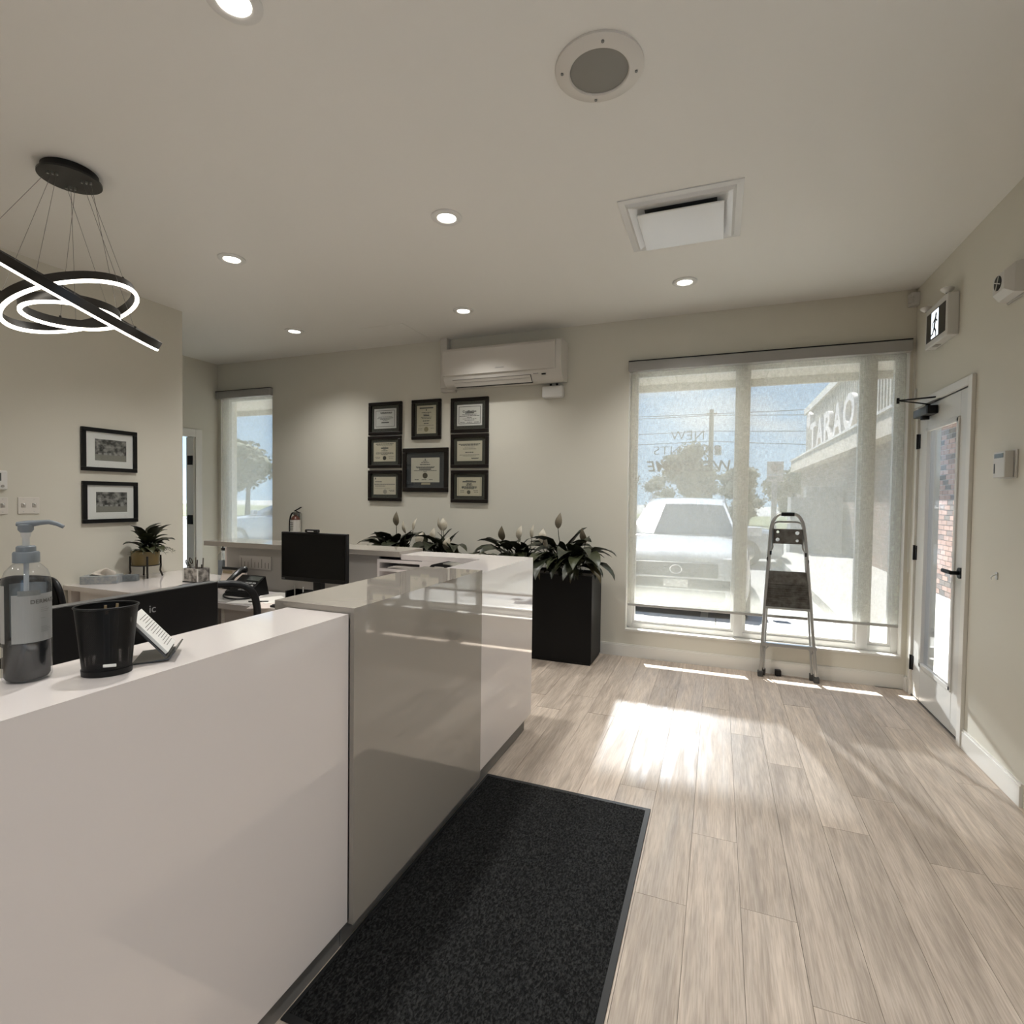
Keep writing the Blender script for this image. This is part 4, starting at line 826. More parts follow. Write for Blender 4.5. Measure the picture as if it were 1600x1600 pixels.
# cables under the monitor
T = thing('desk_clutter_box', (-2.52, 2.70, DZ), 'small dark stationery tray under the left side of the monitor', 'tray')
MB().box(-2.60, -2.45, 2.66, 2.76, DZ, DZ + .012).box(-2.60, -2.592, 2.66, 2.76, DZ, DZ + .06).box(-2.458, -2.45, 2.66, 2.76, DZ, DZ + .06).box(-2.60, -2.45, 2.752, 2.76, DZ, DZ + .06).build('tray', BLACKP, T)
MB().cyl((-2.56, 2.70, DZ + .012), (-2.57, 2.71, DZ + .09), .004, 8).build('pen', STEEL, T); MB().cyl((-2.50, 2.71, DZ + .012), (-2.49, 2.70, DZ + .085), .004, 8).build('marker', WHITEP, T)
# papers on the desk
PAPW = mat('paper_white', (.70, .67, .62), .7); PAPP = mat('paper_pinkish', (.60, .52, .47), .7); PAPG = mat('paper_grey', (.36, .34, .31), .7)
for k, (x, y, w_, d_, r, z, m_, lb) in enumerate(((-2.78, 2.58, .20, .27, .25, 0, PAPW, 'white sheet lying on the desk left of the monitor'), (-2.66, 2.62, .21, .16, -.5, .003, PAPW, 'folded white sheet on top of the loose papers'), (-2.58, 2.52, .20, .28, .55, .001, PAPP, 'pinkish form lying near the desk edge'), (-2.74, 2.74, .16, .22, .1, .001, PAPG, 'grey printed sheet under the telephone cord'), (-3.02, 2.53, .28, .20, .12, 0, PAPG, 'grey printed sheet on the desk behind the mesh chair'))):
    o = MB().obox((x, y, DZ + .0015 + z), (w_, d_, .002), Matrix.Rotation(r, 3, 'Z')).build('paper_sheet', m_); tag(o, lb, 'paper', 'loose papers on the desk')
o = MB().cyl((-2.74, 2.50, DZ + .008), (-2.63, 2.55, DZ + .008), .0045, 8).build('pen', BLACKP); tag(o, 'black pen lying on the loose papers', 'pen')
# printed notice on the grey inner panel, and a box file
T = thing('notice_card', (-3.10, 2.878, .90), 'printed grey card leaning on the panel under the ledge', 'card')
MB().box(-3.24, -2.94, 2.874, 2.880, .895, .99).build('card', mat('notice_grey', (.42, .39, .36), .6), T)
b = MB()
for k in range(9): b.box(-3.22 + .032 * k, -3.216 + .032 * k, 2.8735, 2.874, .905, .945 + .025 * ((k * 7) % 3 == 0))
b.build('print', mat('ink', (.10, .095, .085), .7), T, kind='stuff')
T = thing('desk_calendar', (-3.20, 2.80, DZ), 'pale desk calendar with black top strip beside the telephone', 'calendar')
MB().add([(-3.33, 2.775, DZ), (-3.11, 2.775, DZ), (-3.11, 2.815, DZ + .145), (-3.33, 2.815, DZ + .145), (-3.33, 2.845, DZ), (-3.11, 2.845, DZ), (-3.11, 2.820, DZ + .145), (-3.33, 2.820, DZ + .145)], [(0, 1, 2, 3), (7, 6, 5, 4), (0, 4, 5, 1), (1, 5, 6, 2), (2, 6, 7, 3), (3, 7, 4, 0)]).build('pages', mat('calendar_page', (.52, .45, .39), .6), T)
MB().box(-3.335, -3.105, 2.808, 2.824, DZ + .138, DZ + .156, .003).build('top_strip', BLACKP, T)
MB().box(-3.32, -3.23, 2.803, 2.806, DZ + .112, DZ + .132).build('heading', mat('calendar_gold', (.22, .17, .09), .5), T)
# desk telephone
T = thing('desk_phone', (-2.98, 2.68, DZ), 'black office desk telephone with handset beside the monitor', 'telephone')
MB().add([(-3.07, 2.60, DZ), (-2.86, 2.60, DZ), (-2.86, 2.78, DZ), (-3.07, 2.78, DZ), (-3.07, 2.61, DZ + .03), (-2.86, 2.61, DZ + .03), (-2.86, 2.75, DZ + .125), (-3.07, 2.75, DZ + .125)], [(3, 2, 1, 0), (4, 5, 6, 7), (0, 1, 5, 4), (1, 2, 6, 5), (2, 3, 7, 6), (3, 0, 4, 7)]).build('base', BLACKP, T)
n_ = Vector((0, -.095, .14)).normalized()
def onph(x, s_): return Vector((x, 2.61 + .14 * s_, DZ + .03 + .095 * s_))
ph = Vector((0, .14, .095)).normalized()
MPH = frame_mat((1, 0, 0), ph, (0, 0, 0)).to_3x3()
MB().obox(onph(-2.925, .80) + n_ * .002, (.11, .042, .004), MPH).build('display', mat('phone_lcd', (.05, .055, .05), .15), T)
for r in range(4):
    for c in range(3): MB().obox(onph(-2.958 + .033 * c, .14 + .13 * r) + n_ * .003, (.024, .013, .006), MPH, .001).build('key', mat('phone_key', (.22, .22, .21), .4), T)
MB().tube([onph(-3.035, -.05) + n_ * .03, onph(-3.035, .1) + n_ * .052, onph(-3.035, .5) + n_ * .060, onph(-3.035, .9) + n_ * .056, onph(-3.035, 1.08) + n_ * .034], .02, 12, rr=[.024, .022, .017, .022, .024]).build('handset', mat('handset_black', (.012, .012, .012), .22), T, 60)
MB().tube(bez((-3.03, 2.60, DZ + .03), (-3.0, 2.45, DZ + .01), (-2.75, 2.46, DZ + .01), (-2.82, 2.66, DZ + .012), 16), .006, 8).build('cord', BLACKP, T, 60)
# pen box with scissors and pens, and the small sanitiser
T = thing('pen_box', (-3.75, 2.94, DZ), 'white patterned pen box on the corner desk', 'pen holder')
px0, px1, py0, py1 = -3.835, -3.675, 2.885, 2.985
PB = mat('pen_box_print', (.60, .56, .51), .4, var=.8, vscale=24, col2=(.10, .09, .08))
MB().box(px0, px1, py0, py0 + .006, DZ + .006, DZ + .108).box(px0, px1, py1 - .006, py1, DZ + .006, DZ + .108).box(px0, px0 + .006, py0, py1, DZ + .006, DZ + .108).box(px1 - .006, px1, py0, py1, DZ + .006, DZ + .108).build('walls', PB, T)
MB().box(px0 - .003, px1 + .003, py0 - .003, py1 + .003, DZ, DZ + .008, .002).build('base', BLACKP, T)
MB().box(px0 - .001, px0 + .012, py0 - .001, py0 + .003, DZ + .008, DZ + .109).box(px1 - .010, px1 + .001, py0 - .001, py0 + .003, DZ + .008, DZ + .109).build('corner_trim', WHITEP, T)
for k in range(6):
    x = -3.79 + .021 * k; y = 2.93 + .012 * ((k * 5) % 3 - 1); h_ = .135 + .018 * ((k * 3) % 4)
    o = MB().cyl((x, y, DZ + .01), (x + .012 * ((k % 3) - 1), y, DZ + h_), .0045, 8).build('pen', mat('pen_dark%d' % (k % 2), [(.03, .025, .02), (.12, .10, .08)][k % 2], .4)); tag(o, 'slim pen standing in the patterned pen box', 'pen', 'pens in the patterned box')
S = thing('scissors', (-3.81, 2.935, DZ + .01), 'black handled scissors standing in the patterned pen box', 'scissors')
for sg in (-1, 1):
    c = Vector((-3.832 + .020 * sg, 2.935, DZ + .150 + .010 * sg)); tl = .5
    MB().tube([c + Vector((.012 * math.cos(a) * math.cos(tl) - .024 * math.sin(a) * math.sin(tl), 0, .012 * math.cos(a) * math.sin(tl) + .024 * math.sin(a) * math.cos(tl))) for a in [2 * PI * i / 18 for i in range(18)]], .0042, 8, True).build('handle', mat('scissor_handle', (.03, .022, .015), .4), S, 60)
    MB().obox((-3.808, 2.935 + .002 * sg, DZ + .075), (.010, .002, .10), Matrix.Rotation(-.15 * sg, 3, 'Y')).build('blade', STEEL, S)
T = thing('small_sanitiser', (-3.62, 3.06, DZ), 'small clear pump bottle behind the patterned pen box', 'bottle')
sx_, sy_ = -3.62, 3.06
MB().lathe([(.001, .002), (.036, .002), (.038, .008), (.038, .18), (.034, .205), (.022, .222), (.012, .230), (.012, .240)], (sx_, sy_, DZ), 32).build('bottle_body', CLEAR, T, 50)
MB().lathe([(0, .238), (.015, .238), (.015, .258), (.006, .262), (.006, .298), (0, .298)], (sx_, sy_, DZ), 20).build('pump_collar', BLACKP, T, 40)
MB().tube([(sx_ - .012, sy_, DZ + .300), (sx_, sy_, DZ + .300), (sx_ + .024, sy_ - .01, DZ + .298), (sx_ + .036, sy_ - .015, DZ + .292)], .006, 8).build('pump_head', BLACKP, T, 40)
b = MB()
for i in range(20):
    p, q = [va - 1.3 + 2.6 * j / 20 for j in (i, i + 1)]; r = .0386
    b.quad(*[(sx_ + r * math.cos(a), sy_ + r * math.sin(a), DZ + z) for a, z in ((p, .05), (q, .05), (q, .165), (p, .165))])
b.build('label', mat('label_blue', (.20, .225, .245), .6), T, 50)
# tissue box and small box
T = thing('tissue_box', (-4.30, 2.60, DZ), 'flat blue grey patterned tissue box on the corner desk', 'tissue box')
TB = mat('tissue_print', (.24, .27, .29), .5, var=.6, vscale=40, col2=(.36, .36, .35))
rz = Matrix.Rotation(.65, 3, 'Z')
MB().obox((-4.315, 2.60, DZ + .029), (.235, .125, .058), rz, .002).build('box', TB, T)
b = MB(); secs = []
for k in range(5):
    z = DZ + .058 + .010 * k; secs.append([Vector((-4.315, 2.60, z)) + rz @ Vector(((.085 - .012 * k) * math.cos(a) * (1 + .12 * math.sin(3 * a + k)) + .006 * k, (.018 + .010 * math.sin(2 * a + k)) * math.sin(a), .012 * math.sin(2 * a + k))) for a in [2 * PI * i / 20 for i in range(20)]])
b.loft(secs, True, True).build('tissue', mat('tissue_white', (.66, .60, .53), .9), T, 60)
T = thing('small_box', (-4.225, 2.745, DZ), 'small blue grey box beside the tissue box', 'box')
MB().obox((-4.225, 2.75, DZ + .024), (.095, .06, .048), rz, .002).build('box', mat('small_box_blue', (.17, .19, .20), .5, var=.4, vscale=30), T); MB().obox((-4.225, 2.75, DZ + .0495), (.05, .03, .002), rz).build('lid_label', TB, T)

# ------------------------------------------------------------------ potted plant on the corner desk
def leaf_mesh(name, L, Wd, th0, th1, stalk, m, nseg=9, fold=.18, twist=0, wav=0):
    # a stalked leaf in the x-z plane that rises at th0 and ends heading th1
    P = []; x = z = 0.0
    for i in range(nseg + 1):
        t = i / nseg; P.append((x, z)); a = th0 + (th1 - th0) * t ** 1.3; x += math.cos(a) * L / nseg; z += math.sin(a) * L / nseg
    v = []; f = []
    for i, (px, pz) in enumerate(P):
        t = i / nseg
        if t < stalk: wd = Wd * .05
        else:
            q = (t - stalk) / (1 - stalk); wd = max(Wd * .012, Wd * (math.sin(PI * min(1, q ** .8)) ** .85) * (1 - .25 * q))
        a = th0 + (th1 - th0) * t ** 1.3; nx, nz = -math.sin(a), math.cos(a); tw = twist * t; wv = wav * math.sin(i * 2.1)
        for sd in (-1, 0, 1):
            up_ = abs(sd) * fold * wd + (wv * wd if sd else 0)
            v.append((px + nx * up_, sd * wd * math.cos(tw) * .5, pz + nz * up_ + sd * wd * math.sin(tw) * .5))
    for i in range(nseg):
        for k in range(2): f.append((i * 3 + k, i * 3 + k + 1, (i + 1) * 3 + k + 1, (i + 1) * 3 + k))
    me = bpy.data.meshes.new(name); me.from_pydata(v, [], f); me.polygons.foreach_set('use_smooth', [True] * len(f)); me.materials.append(m); return me
def put(name, me, par, loc, rz=0, sc=1, rx=0, ry=0):
    o = bpy.data.objects.new(name, me); COL.objects.link(o); o.parent = par; q = ORG[par]
    o.location = (loc[0] - q[0], loc[1] - q[1], loc[2] - q[2]); o.rotation_euler = (rx, ry, rz); o.scale = (sc, sc, sc); ORG[o] = tuple(loc); return o
LEAFD = mat('leaf_dark', (.017, .021, .012), .38, var=.5, vscale=9, col2=(.034, .036, .018))
LEAFG = mat('leaf_green', (.028, .036, .015), .42, var=.5, vscale=12, col2=(.050, .052, .022))
LEAFB = mat('leaf_brown', (.10, .070, .030), .5, var=.5, vscale=12, col2=(.06, .055, .02))
pc = Vector((-4.315, 2.925, DZ))
T = thing('plant_pot', tuple(pc), 'mustard pot standing on four thin black legs on the desk', 'plant pot')
MB().lathe([(0, .098), (.086, .098), (.093, .102), (.100, .205), (.101, .212), (.095, .212), (.092, .195), (0, .190)], pc, 40).build('pot', mat('mustard_glaze', (.20, .145, .055), .35), T, 40)
MB().lathe([(0, .196), (.092, .196)], pc, 32).build('soil', mat('soil', (.03, .022, .015), .9), T)
for k in range(4):
    a = PI / 4 + k * PI / 2 + .3; d = Vector((math.cos(a), math.sin(a), 0))
    MB().tube([pc + d * .102 + Vector((0, 0, .175)), pc + d * .104 + Vector((0, 0, .09)), pc + d * .100 + Vector((0, 0, .05)), pc + d * .116 + Vector((0, 0, .003))], .0072, 8).build('leg', mat('stand_bronze', (.02, .016, .012), .4), T, 50)
MB().tube([pc + Vector((.097 * math.cos(a), .097 * math.sin(a), .100)) for a in [2 * PI * i / 32 for i in range(32)]], .004, 8, True).build('stand_ring', mat('stand_bronze', (.02, .016, .012), .4), T, 50)
PLT = thing('foliage_plant', tuple(pc + Vector((0, 0, .196))), 'small leafy plant with ferny sprays in the mustard pot', 'plant')
LV = [leaf_mesh('leaf', .25, .085, 1.3, -.1, .45, LEAFG), leaf_mesh('leaf', .20, .080, 1.1, -.6, .4, LEAFD), leaf_mesh('leaf', .18, .070, .8, -1.0, .35, LEAFG), leaf_mesh('leaf', .25, .075, 1.5, .2, .5, LEAFD)]
for k in range(70):
    a = rng.uniform(0, 2 * PI); sc_ = rng.uniform(.65, 1.25) * (.42 if math.cos(a) < -.15 else 1)
    put('leaf', LV[k % 4] if math.cos(a) > -.15 else LV[3], PLT, pc + Vector((rng.uniform(-.02, .04), rng.uniform(-.03, .03), .19)), a, sc_)
for k in range(7):
    a = 5.2 + .4 * k; me = leaf_mesh('frond', .22, .012, .7, -1.2, .2, LEAFG, 10)
    fr_ = put('frond', me, PLT, pc + Vector((.02 * math.cos(a), .02 * math.sin(a), .19)), a)
    lm = leaf_mesh('leaflet', .030, .012, .2, -.2, .05, LEAFG, 4)
    for j in range(3, 10):
        t = j / 10; v = me.vertices[j * 3 + 1].co
        for sd in (-1, 1):
            o = bpy.data.objects.new('leaflet', lm); COL.objects.link(o); o.parent = fr_; o.location = v; o.rotation_euler = (0, 0, sd * 1.2)

# ------------------------------------------------------------------ peace lilies in black planters
PLM_ = mat('planter_black', (.0025, .0025, .0025), .45, spec=.25)
SPW = mat('spathe_cream', (.46, .42, .34), .5, var=.4, vscale=15, col2=(.36, .31, .22)); SPD = mat('spathe_dry', (.14, .115, .075), .6)
def planter(x0, x1, label):
    T = thing('planter', ((x0 + x1) / 2, 4.63, 0), label, 'planter', 'black planters'); y0, y1, h_ = 4.435, 4.825, .77
    MB().box(x0 + .01, x1 - .01, y0 + .01, y1 - .01, 0, .025).build('plinth', BLACKM, T)
    MB().box(x0, x1, y0, y0 + .02, .02, h_, .003).build('front_side', PLM_, T); MB().box(x0, x1, y1 - .02, y1, .02, h_, .003).build('back_side', PLM_, T)
    MB().box(x0, x0 + .02, y0 + .02, y1 - .02, .02, h_, .003).build('end_side', PLM_, T); MB().box(x1 - .02, x1, y0 + .02, y1 - .02, .02, h_, .003).build('end_side', PLM_, T)
    MB().box(x0 + .02, x1 - .02, y0 + .02, y1 - .02, .03, h_ - .03).build('soil', mat('soil', (.03, .022, .015), .9), T)
planter(-2.06, -.985, 'tall black planter box between the counter corner and the window'); planter(-3.36, -2.27, 'tall black planter box behind the counter under the certificates')
LL = [leaf_mesh('leaf', .56, .150, 1.45, -.35, .46, LEAFD, 11, .14, .3, .03), leaf_mesh('leaf', .54, .140, 1.30, -.85, .44, LEAFD, 11, .14, -.3, .03), leaf_mesh('leaf', .50, .145, 1.15, -1.15, .40, LEAFG, 11, .13, .2, .04), leaf_mesh('leaf', .48, .125, 1.52, .55, .48, LEAFD, 11, .18, .5, .02), leaf_mesh('leaf', .54, .135, .95, -1.45, .34, LEAFD, 11, .14, -.2, .04), leaf_mesh('leaf', .46, .105, .8, -1.5, .32, LEAFB, 11, .2, .6, .06)]
def spathe(me_name, m, L=.11, Wd=.05):
    v = []; f = []; n = 8
    for i in range(n + 1):
        t = i / n; wd = Wd * math.sin(PI * t ** .75) * .5 + .0006; zz = L * t; bow = .012 * math.sin(PI * t)
        for sd in (-1, -.5, 0, .5, 1): v.append((-.012 * (1 - sd * sd) * math.sin(PI * t) - bow, sd * wd, zz))
    for i in range(n):
        for k in range(4): f.append((i * 5 + k, i * 5 + k + 1, (i + 1) * 5 + k + 1, (i + 1) * 5 + k))
    me = bpy.data.meshes.new(me_name); me.from_pydata(v, [], f); me.polygons.foreach_set('use_smooth', [True] * len(f)); me.materials.append(m); return me
SPM = [spathe('spathe', SPW, .135, .075), spathe('spathe', SPD, .15, .072)]
sdx = MB().lathe([(0, .012), (.005, .016), (.006, .035), (.005, .060), (0, .066)], (0, 0, 0), 10)
SDM = bpy.data.meshes.new('spadix'); SDM.from_pydata(sdx.v, [], sdx.f); SDM.materials.append(SPD)
def lily(x, y, n, label, flowers, seed, sc=1.0):
    r_ = random.Random(seed); base = Vector((x, y, .74))
    T = thing('peace_lily', tuple(base), label, 'plant', 'peace lilies')
    for k in range(n):
        a = 2 * PI * k / n * 2.618 + r_.uniform(-.3, .3); v = r_.choice([0, 0, 0, 1, 1, 1, 2, 2, 3, 4, 4, 5]) if k > 3 else 3
        s_ = sc * r_.uniform(.62, 1.0)
        if math.sin(a) > .25: s_ *= .60; v = 3
        o = put('leaf', LL[v], T, base + Vector((r_.uniform(-.10, .10), r_.uniform(-.05, .05), 0)), a, s_, r_.uniform(-.12, .12), 0)
    for k in range(16):      # long leaves hanging over the planter's front and end
        a = r_.uniform(-2.7, -.15); v = r_.choice([1, 2, 2, 4, 4, 5])
        put('leaf', LL[v], T, base + Vector((r_.uniform(-.16, .16), r_.uniform(-.13, -.02), .01)), a, sc * r_.uniform(.72, 1.08), r_.uniform(-.1, .1), 0)
    for (fx, fy, fz, dry, rz_, tilt) in flowers:
        p = Vector((fx, fy, fz)); q = base + Vector((.3 * (fx - x), .3 * (fy - y), 0))
        F = MB().tube(bez(q, q + Vector((0, 0, .12)), p - Vector((0, 0, .12)), p, 6), .0035, 6).build('flower_stem', LEAFG, T, 60)
        o = bpy.data.objects.new('spathe', SPM[dry]); COL.objects.link(o); o.parent = F; o.location = p - Vector(ORG[F]); o.rotation_euler = (tilt[0], tilt[1], rz_)
        o = bpy.data.objects.new('spadix', SDM); COL.objects.link(o); o.parent = F; o.location = p - Vector(ORG[F]); o.rotation_euler = (tilt[0], tilt[1], rz_)
lily(-1.72, 4.60, 66, 'peace lily at the counter end of the corner planter', [(-1.86, 4.55, 1.03, 1, 1.5, (.1, -.3)), (-1.69, 4.52, 1.05, 0, 1.2, (.1, .2)), (-1.56, 4.52, 1.06, 0, .8, (0, .15))], 3, .92)
lily(-1.22, 4.60, 80, 'big peace lily drooping over the window end of the corner planter', [(-1.31, 4.50, 1.16, 1, 1.3, (0, .25)), (-1.46, 4.50, 1.03, 0, 1.9, (.1, .3)), (-1.40, 4.46, .98, 0, .9, (.2, -.2)), (-1.07, 4.52, 1.04, 1, 1.2, (0, -.35))], 8, 1.04)
lily(-3.05, 4.60, 70, 'peace lily with four pale flowers under the lower left certificate', [(-3.01, 4.55, 1.13, 1, 1.57, (0, 0)), (-2.87, 4.50, 1.06, 0, 1.0, (0, -.2)), (-2.80, 4.52, 1.09, 0, .9, (0, .3)), (-2.72, 4.46, .97, 0, 2.2, (.5, .2))], 12, .98)
lily(-2.52, 4.60, 72, 'peace lily with a winged pair of flowers below the air conditioner', [(-2.48, 4.52, 1.10, 0, .9, (0, -.25)), (-2.46, 4.52, 1.10, 0, 2.2, (0, .25)), (-2.56, 4.48, 1.0, 0, 1.4, (.1, .1)), (-2.40, 4.44, .93, 0, 1.9, (.3, 0))], 21, .98)

# ------------------------------------------------------------------ fire extinguisher on the back wall
T = thing('fire_extinguisher', (-4.53, YB - .08, .86), 'small fire extinguisher with white label hung on the back wall', 'fire extinguisher')
ex, ey = -4.53, YB - .075
EXM = mat('extinguisher_red', (.10, .035, .022), .3)
MB().lathe([(0, .0), (.050, .0), (.056, .010), (.056, .265), (.050, .300), (.030, .326), (.016, .332), (.016, .345), (0, .345)], (ex, ey, .86), 32).build('cylinder', EXM, T, 40)
MB().lathe([(.0568, .15), (.0568, .285)], (ex, ey, .86), 32).build('label', mat('ext_label', (.62, .60, .56), .5), T, 40)
for k in range(5): MB().box(ex - .03, ex + .02, ey - .0585, ey - .0565, 1.03 + .020 * k, 1.036 + .020 * k).build('label_line', mat('ink', (.10, .095, .085), .7), T)
MB().box(ex - .018, ex + .018, ey - .02, ey + .02, 1.203, 1.235, .004).build('valve', mat('ext_valve', (.25, .24, .22), .3, metal=1), T)
MB().obox((ex + .035, ey, 1.268), (.115, .018, .010), Matrix.Rotation(-.45, 3, 'Y'), .003).obox((ex + .03, ey, 1.238), (.09, .018, .008), Matrix.Rotation(.30, 3, 'Y'), .003).build('lever', BLACKM, T)
MB().tube(bez((ex - .01, ey, 1.225), (ex - .09, ey - .01, 1.25), (ex - .085, ey - .01, 1.05), (ex - .058, ey - .02, .94), 14), .009, 10).build('hose', BLACKP, T, 60)
MB().box(ex - .025, ex + .025, ey + .045, YB, .95, 1.22).build('bracket', STEEL, T)

# ------------------------------------------------------------------ desk phone handset on a drawer unit behind the raised section
T = thing('drawer_unit', (-1.47, 2.68, DZ), 'white drawer unit on the desk behind the raised counter section', 'drawers')
MB().box(-1.62, -1.32, 2.56, 2.80, DZ, DZ + .235, .004).build('carcass', LAMW, T)
for k in range(2): 
    d_ = MB().box(-1.61, -1.33, 2.552, 2.560, DZ + .01 + .112 * k, DZ + .115 + .112 * k, .002).build('drawer', LAMW, T); MB().box(-1.50, -1.44, 2.545, 2.552, DZ + .06 + .112 * k, DZ + .068 + .112 * k).build('handle', STEEL, d_)
T = thing('label_dispenser', (-1.44, 2.70, DZ + .235), 'black rounded desk device with a white sticker on the drawer unit', 'device')
prof = [(-1.560, 0), (-1.545, .030), (-1.515, .058), (-1.46, .072), (-1.40, .066), (-1.345, .045), (-1.325, .022), (-1.330, 0)]
MB().prism([(x, DZ + .235 + z) for x, z in prof], 1, 2.645, 2.745).build('body', BLACKP, T, 50)
MB().box(-1.495, -1.435, 2.6435, 2.645, DZ + .240, DZ + .284).build('sticker', mat('ext_label', (.62, .60, .56), .5), T)
MB().prism([(-1.44, DZ + .305), (-1.40, DZ + .304), (-1.350, DZ + .284), (-1.352, DZ + .280), (-1.40, DZ + .298), (-1.44, DZ + .300)], 1, 2.643, 2.747).build('silver_strip', STEEL, T)
MB().cyl((-1.352, 2.643, DZ + .262), (-1.352, 2.747, DZ + .262), .012, 14).build('roller', mat('roller_grey', (.3, .3, .29), .4), T)

# ------------------------------------------------------------------ office chairs
MESHB = bpy.data.materials.new('chair_mesh'); MESHB.use_nodes = True; t_ = MESHB.node_tree; t_.nodes.clear()
a_ = N(t_, 'ShaderNodeBsdfTransparent'); b_ = N(t_, 'ShaderNodeBsdfDiffuse', inp={'Color': (.012, .012, .012, 1)}); c_ = N(t_, 'ShaderNodeMixShader', inp={0: .55}); d_ = N(t_, 'ShaderNodeOutputMaterial')
t_.links.new(a_.outputs[0], c_.inputs[1]); t_.links.new(b_.outputs[0], c_.inputs[2]); t_.links.new(c_.outputs[0], d_.inputs[0])
CHF = mat('chair_fabric', (.005, .005, .005), .8, spec=.15)
def chair(loc, rz_, label, zb, zt, meshy):
    T = thing('office_chair', loc, label, 'chair', 'office chairs'); x, y, _ = loc
    def L(px, py, pz): return (x + px, y + py, pz)
    MB().box(*[v for p in zip(L(-.24, -.23, 0), L(.24, .24, 0)) for v in p][:4], .43, .50, .03).build('seat', CHF, T, 40)
    w0, w1 = .215, .185; dep = .25
    loop = []
    for i in range(33):
        a = 2 * PI * i / 32; ca, sa = math.cos(a), math.sin(a); e_ = .42
        px = math.copysign(abs(ca) ** e_, ca); pz = math.copysign(abs(sa) ** e_, sa); zz = (zb + zt) / 2 + (zt - zb) / 2 * pz
        wd = w0 + (w1 - w0) * (zz - zb) / (zt - zb); loop.append(Vector(L(px * wd, dep + .05 * (zz - zb) / (zt - zb) - .05 * (1 - px * px), zz)))
    MB().tube(loop[:-1], .016, 10, True).build('back_frame', BLACKP, T, 60)
    c = sum(loop[:-1], Vector()) / 32
    secs = [[c + (p - c) * s_ + Vector((0, .02 * (1 - s_), 0)) for p in loop[:-1]] for s_ in (.98, .6, .02)]
    MB().loft(secs, True, False).build('back_panel', MESHB if meshy else CHF, T, 60)
    if not meshy: MB().loft([[p + Vector((0, .02, 0)) for p in q] for q in secs], True, False).build('back_shell', CHF, T, 60)
    MB().tube([L(0, .10, .44), L(0, .27, .44), L(0, .30, zb + .1)], .022, 10).build('back_post', BLACKP, T, 50)
    for sg in (-1, 1):
        MB().tube([L(sg * .25, .10, .45), L(sg * .29, .08, .47), L(sg * .29, .06, .64)], .014, 8).build('arm_post', BLACKP, T, 50)
        MB().box(*[v for p in zip(L(sg * .29 - .035, -.10, 0), L(sg * .29 + .035, .16, 0)) for v in p][:4], .64, .668, .012).build('arm_pad', BLACKP, T, 40)
    MB().cyl(L(0, 0, .10), L(0, 0, .43), .025, 16).build('gas_lift', BLACKP, T, 40)
    for k in range(5):
        a = 2 * PI * k / 5; q = L(.29 * math.cos(a), .29 * math.sin(a), .07)
        MB().tube([L(0, 0, .12), q], .018, 8, rr=[.024, .014]).build('base_leg', BLACKP, T, 50); MB().cyl((q[0] - .012, q[1], .028), (q[0] + .012, q[1], .028), .028, 14).build('caster', BLACKP, T, 50)
    T.rotation_euler[2] = rz_
    return T
chair((-2.28, 1.78, 0), math.radians(-118), 'mesh backed black office chair by the far desk', .58, 1.035, True)
chair((-3.6, 2.0, 0), math.radians(200), 'solid backed black office chair by the corner desk', .55, .955, False)

# ------------------------------------------------------------------ folding step ladder
ALU = mat('ladder_aluminium', (.42, .42, .41), .34, metal=1, rvar=.2, vscale=30)
T = thing('step_ladder', (.55, 4.76, 0), 'worn aluminium folding step ladder leaning under the window', 'ladder')
FT = Vector((0, 0, 0))
def lp(x, z, dy=0): return Vector((x, 4.752 + .030 * z / 1.33 + dy, z))
pts = [lp(.348, .02), lp(.372, .60), lp(.400, 1.16)] + [lp(.400 + .075 - .075 * math.cos(a), 1.16 + .165 * math.sin(a)) for a in [PI / 2 * i / 8 for i in range(1, 9)]]
pr = [lp(.645 - .075 + .075 * math.sin(a), 1.16 + .165 * math.cos(a)) for a in [PI / 2 * i / 8 for i in range(0, 8)]] + [lp(.652, 1.13), lp(.700, .60), lp(.750, .02)]
MB().tube(pts + pr, .013, 12).build('front_rail', ALU, T, 60)
MB().tube([pts[-1], pts[-1].lerp(pr[0], .1), pr[0].lerp(pts[-1], .1), pr[0]], .0165, 12).build('grip', BLACKP, T, 60)
bk = .028
pb = [lp(.375, .05, bk), lp(.398, .86, bk), lp(.405, 1.02, bk), lp(.420, 1.05, bk), lp(.421, 1.225, bk), lp(.432, 1.252, bk), lp(.455, 1.262, bk), lp(.595, 1.262, bk), lp(.622, 1.252, bk), lp(.636, 1.22, bk), lp(.638, 1.05, bk), lp(.655, 1.02, bk), lp(.668, .86, bk), lp(.722, .05, bk)]
MB().tube(pb, .008, 10).build('rear_frame', ALU, T, 60)
STP = mat('step_worn', (.15, .145, .13), .55, metal=.3, var=.6, vscale=22, col2=(.07, .06, .05))
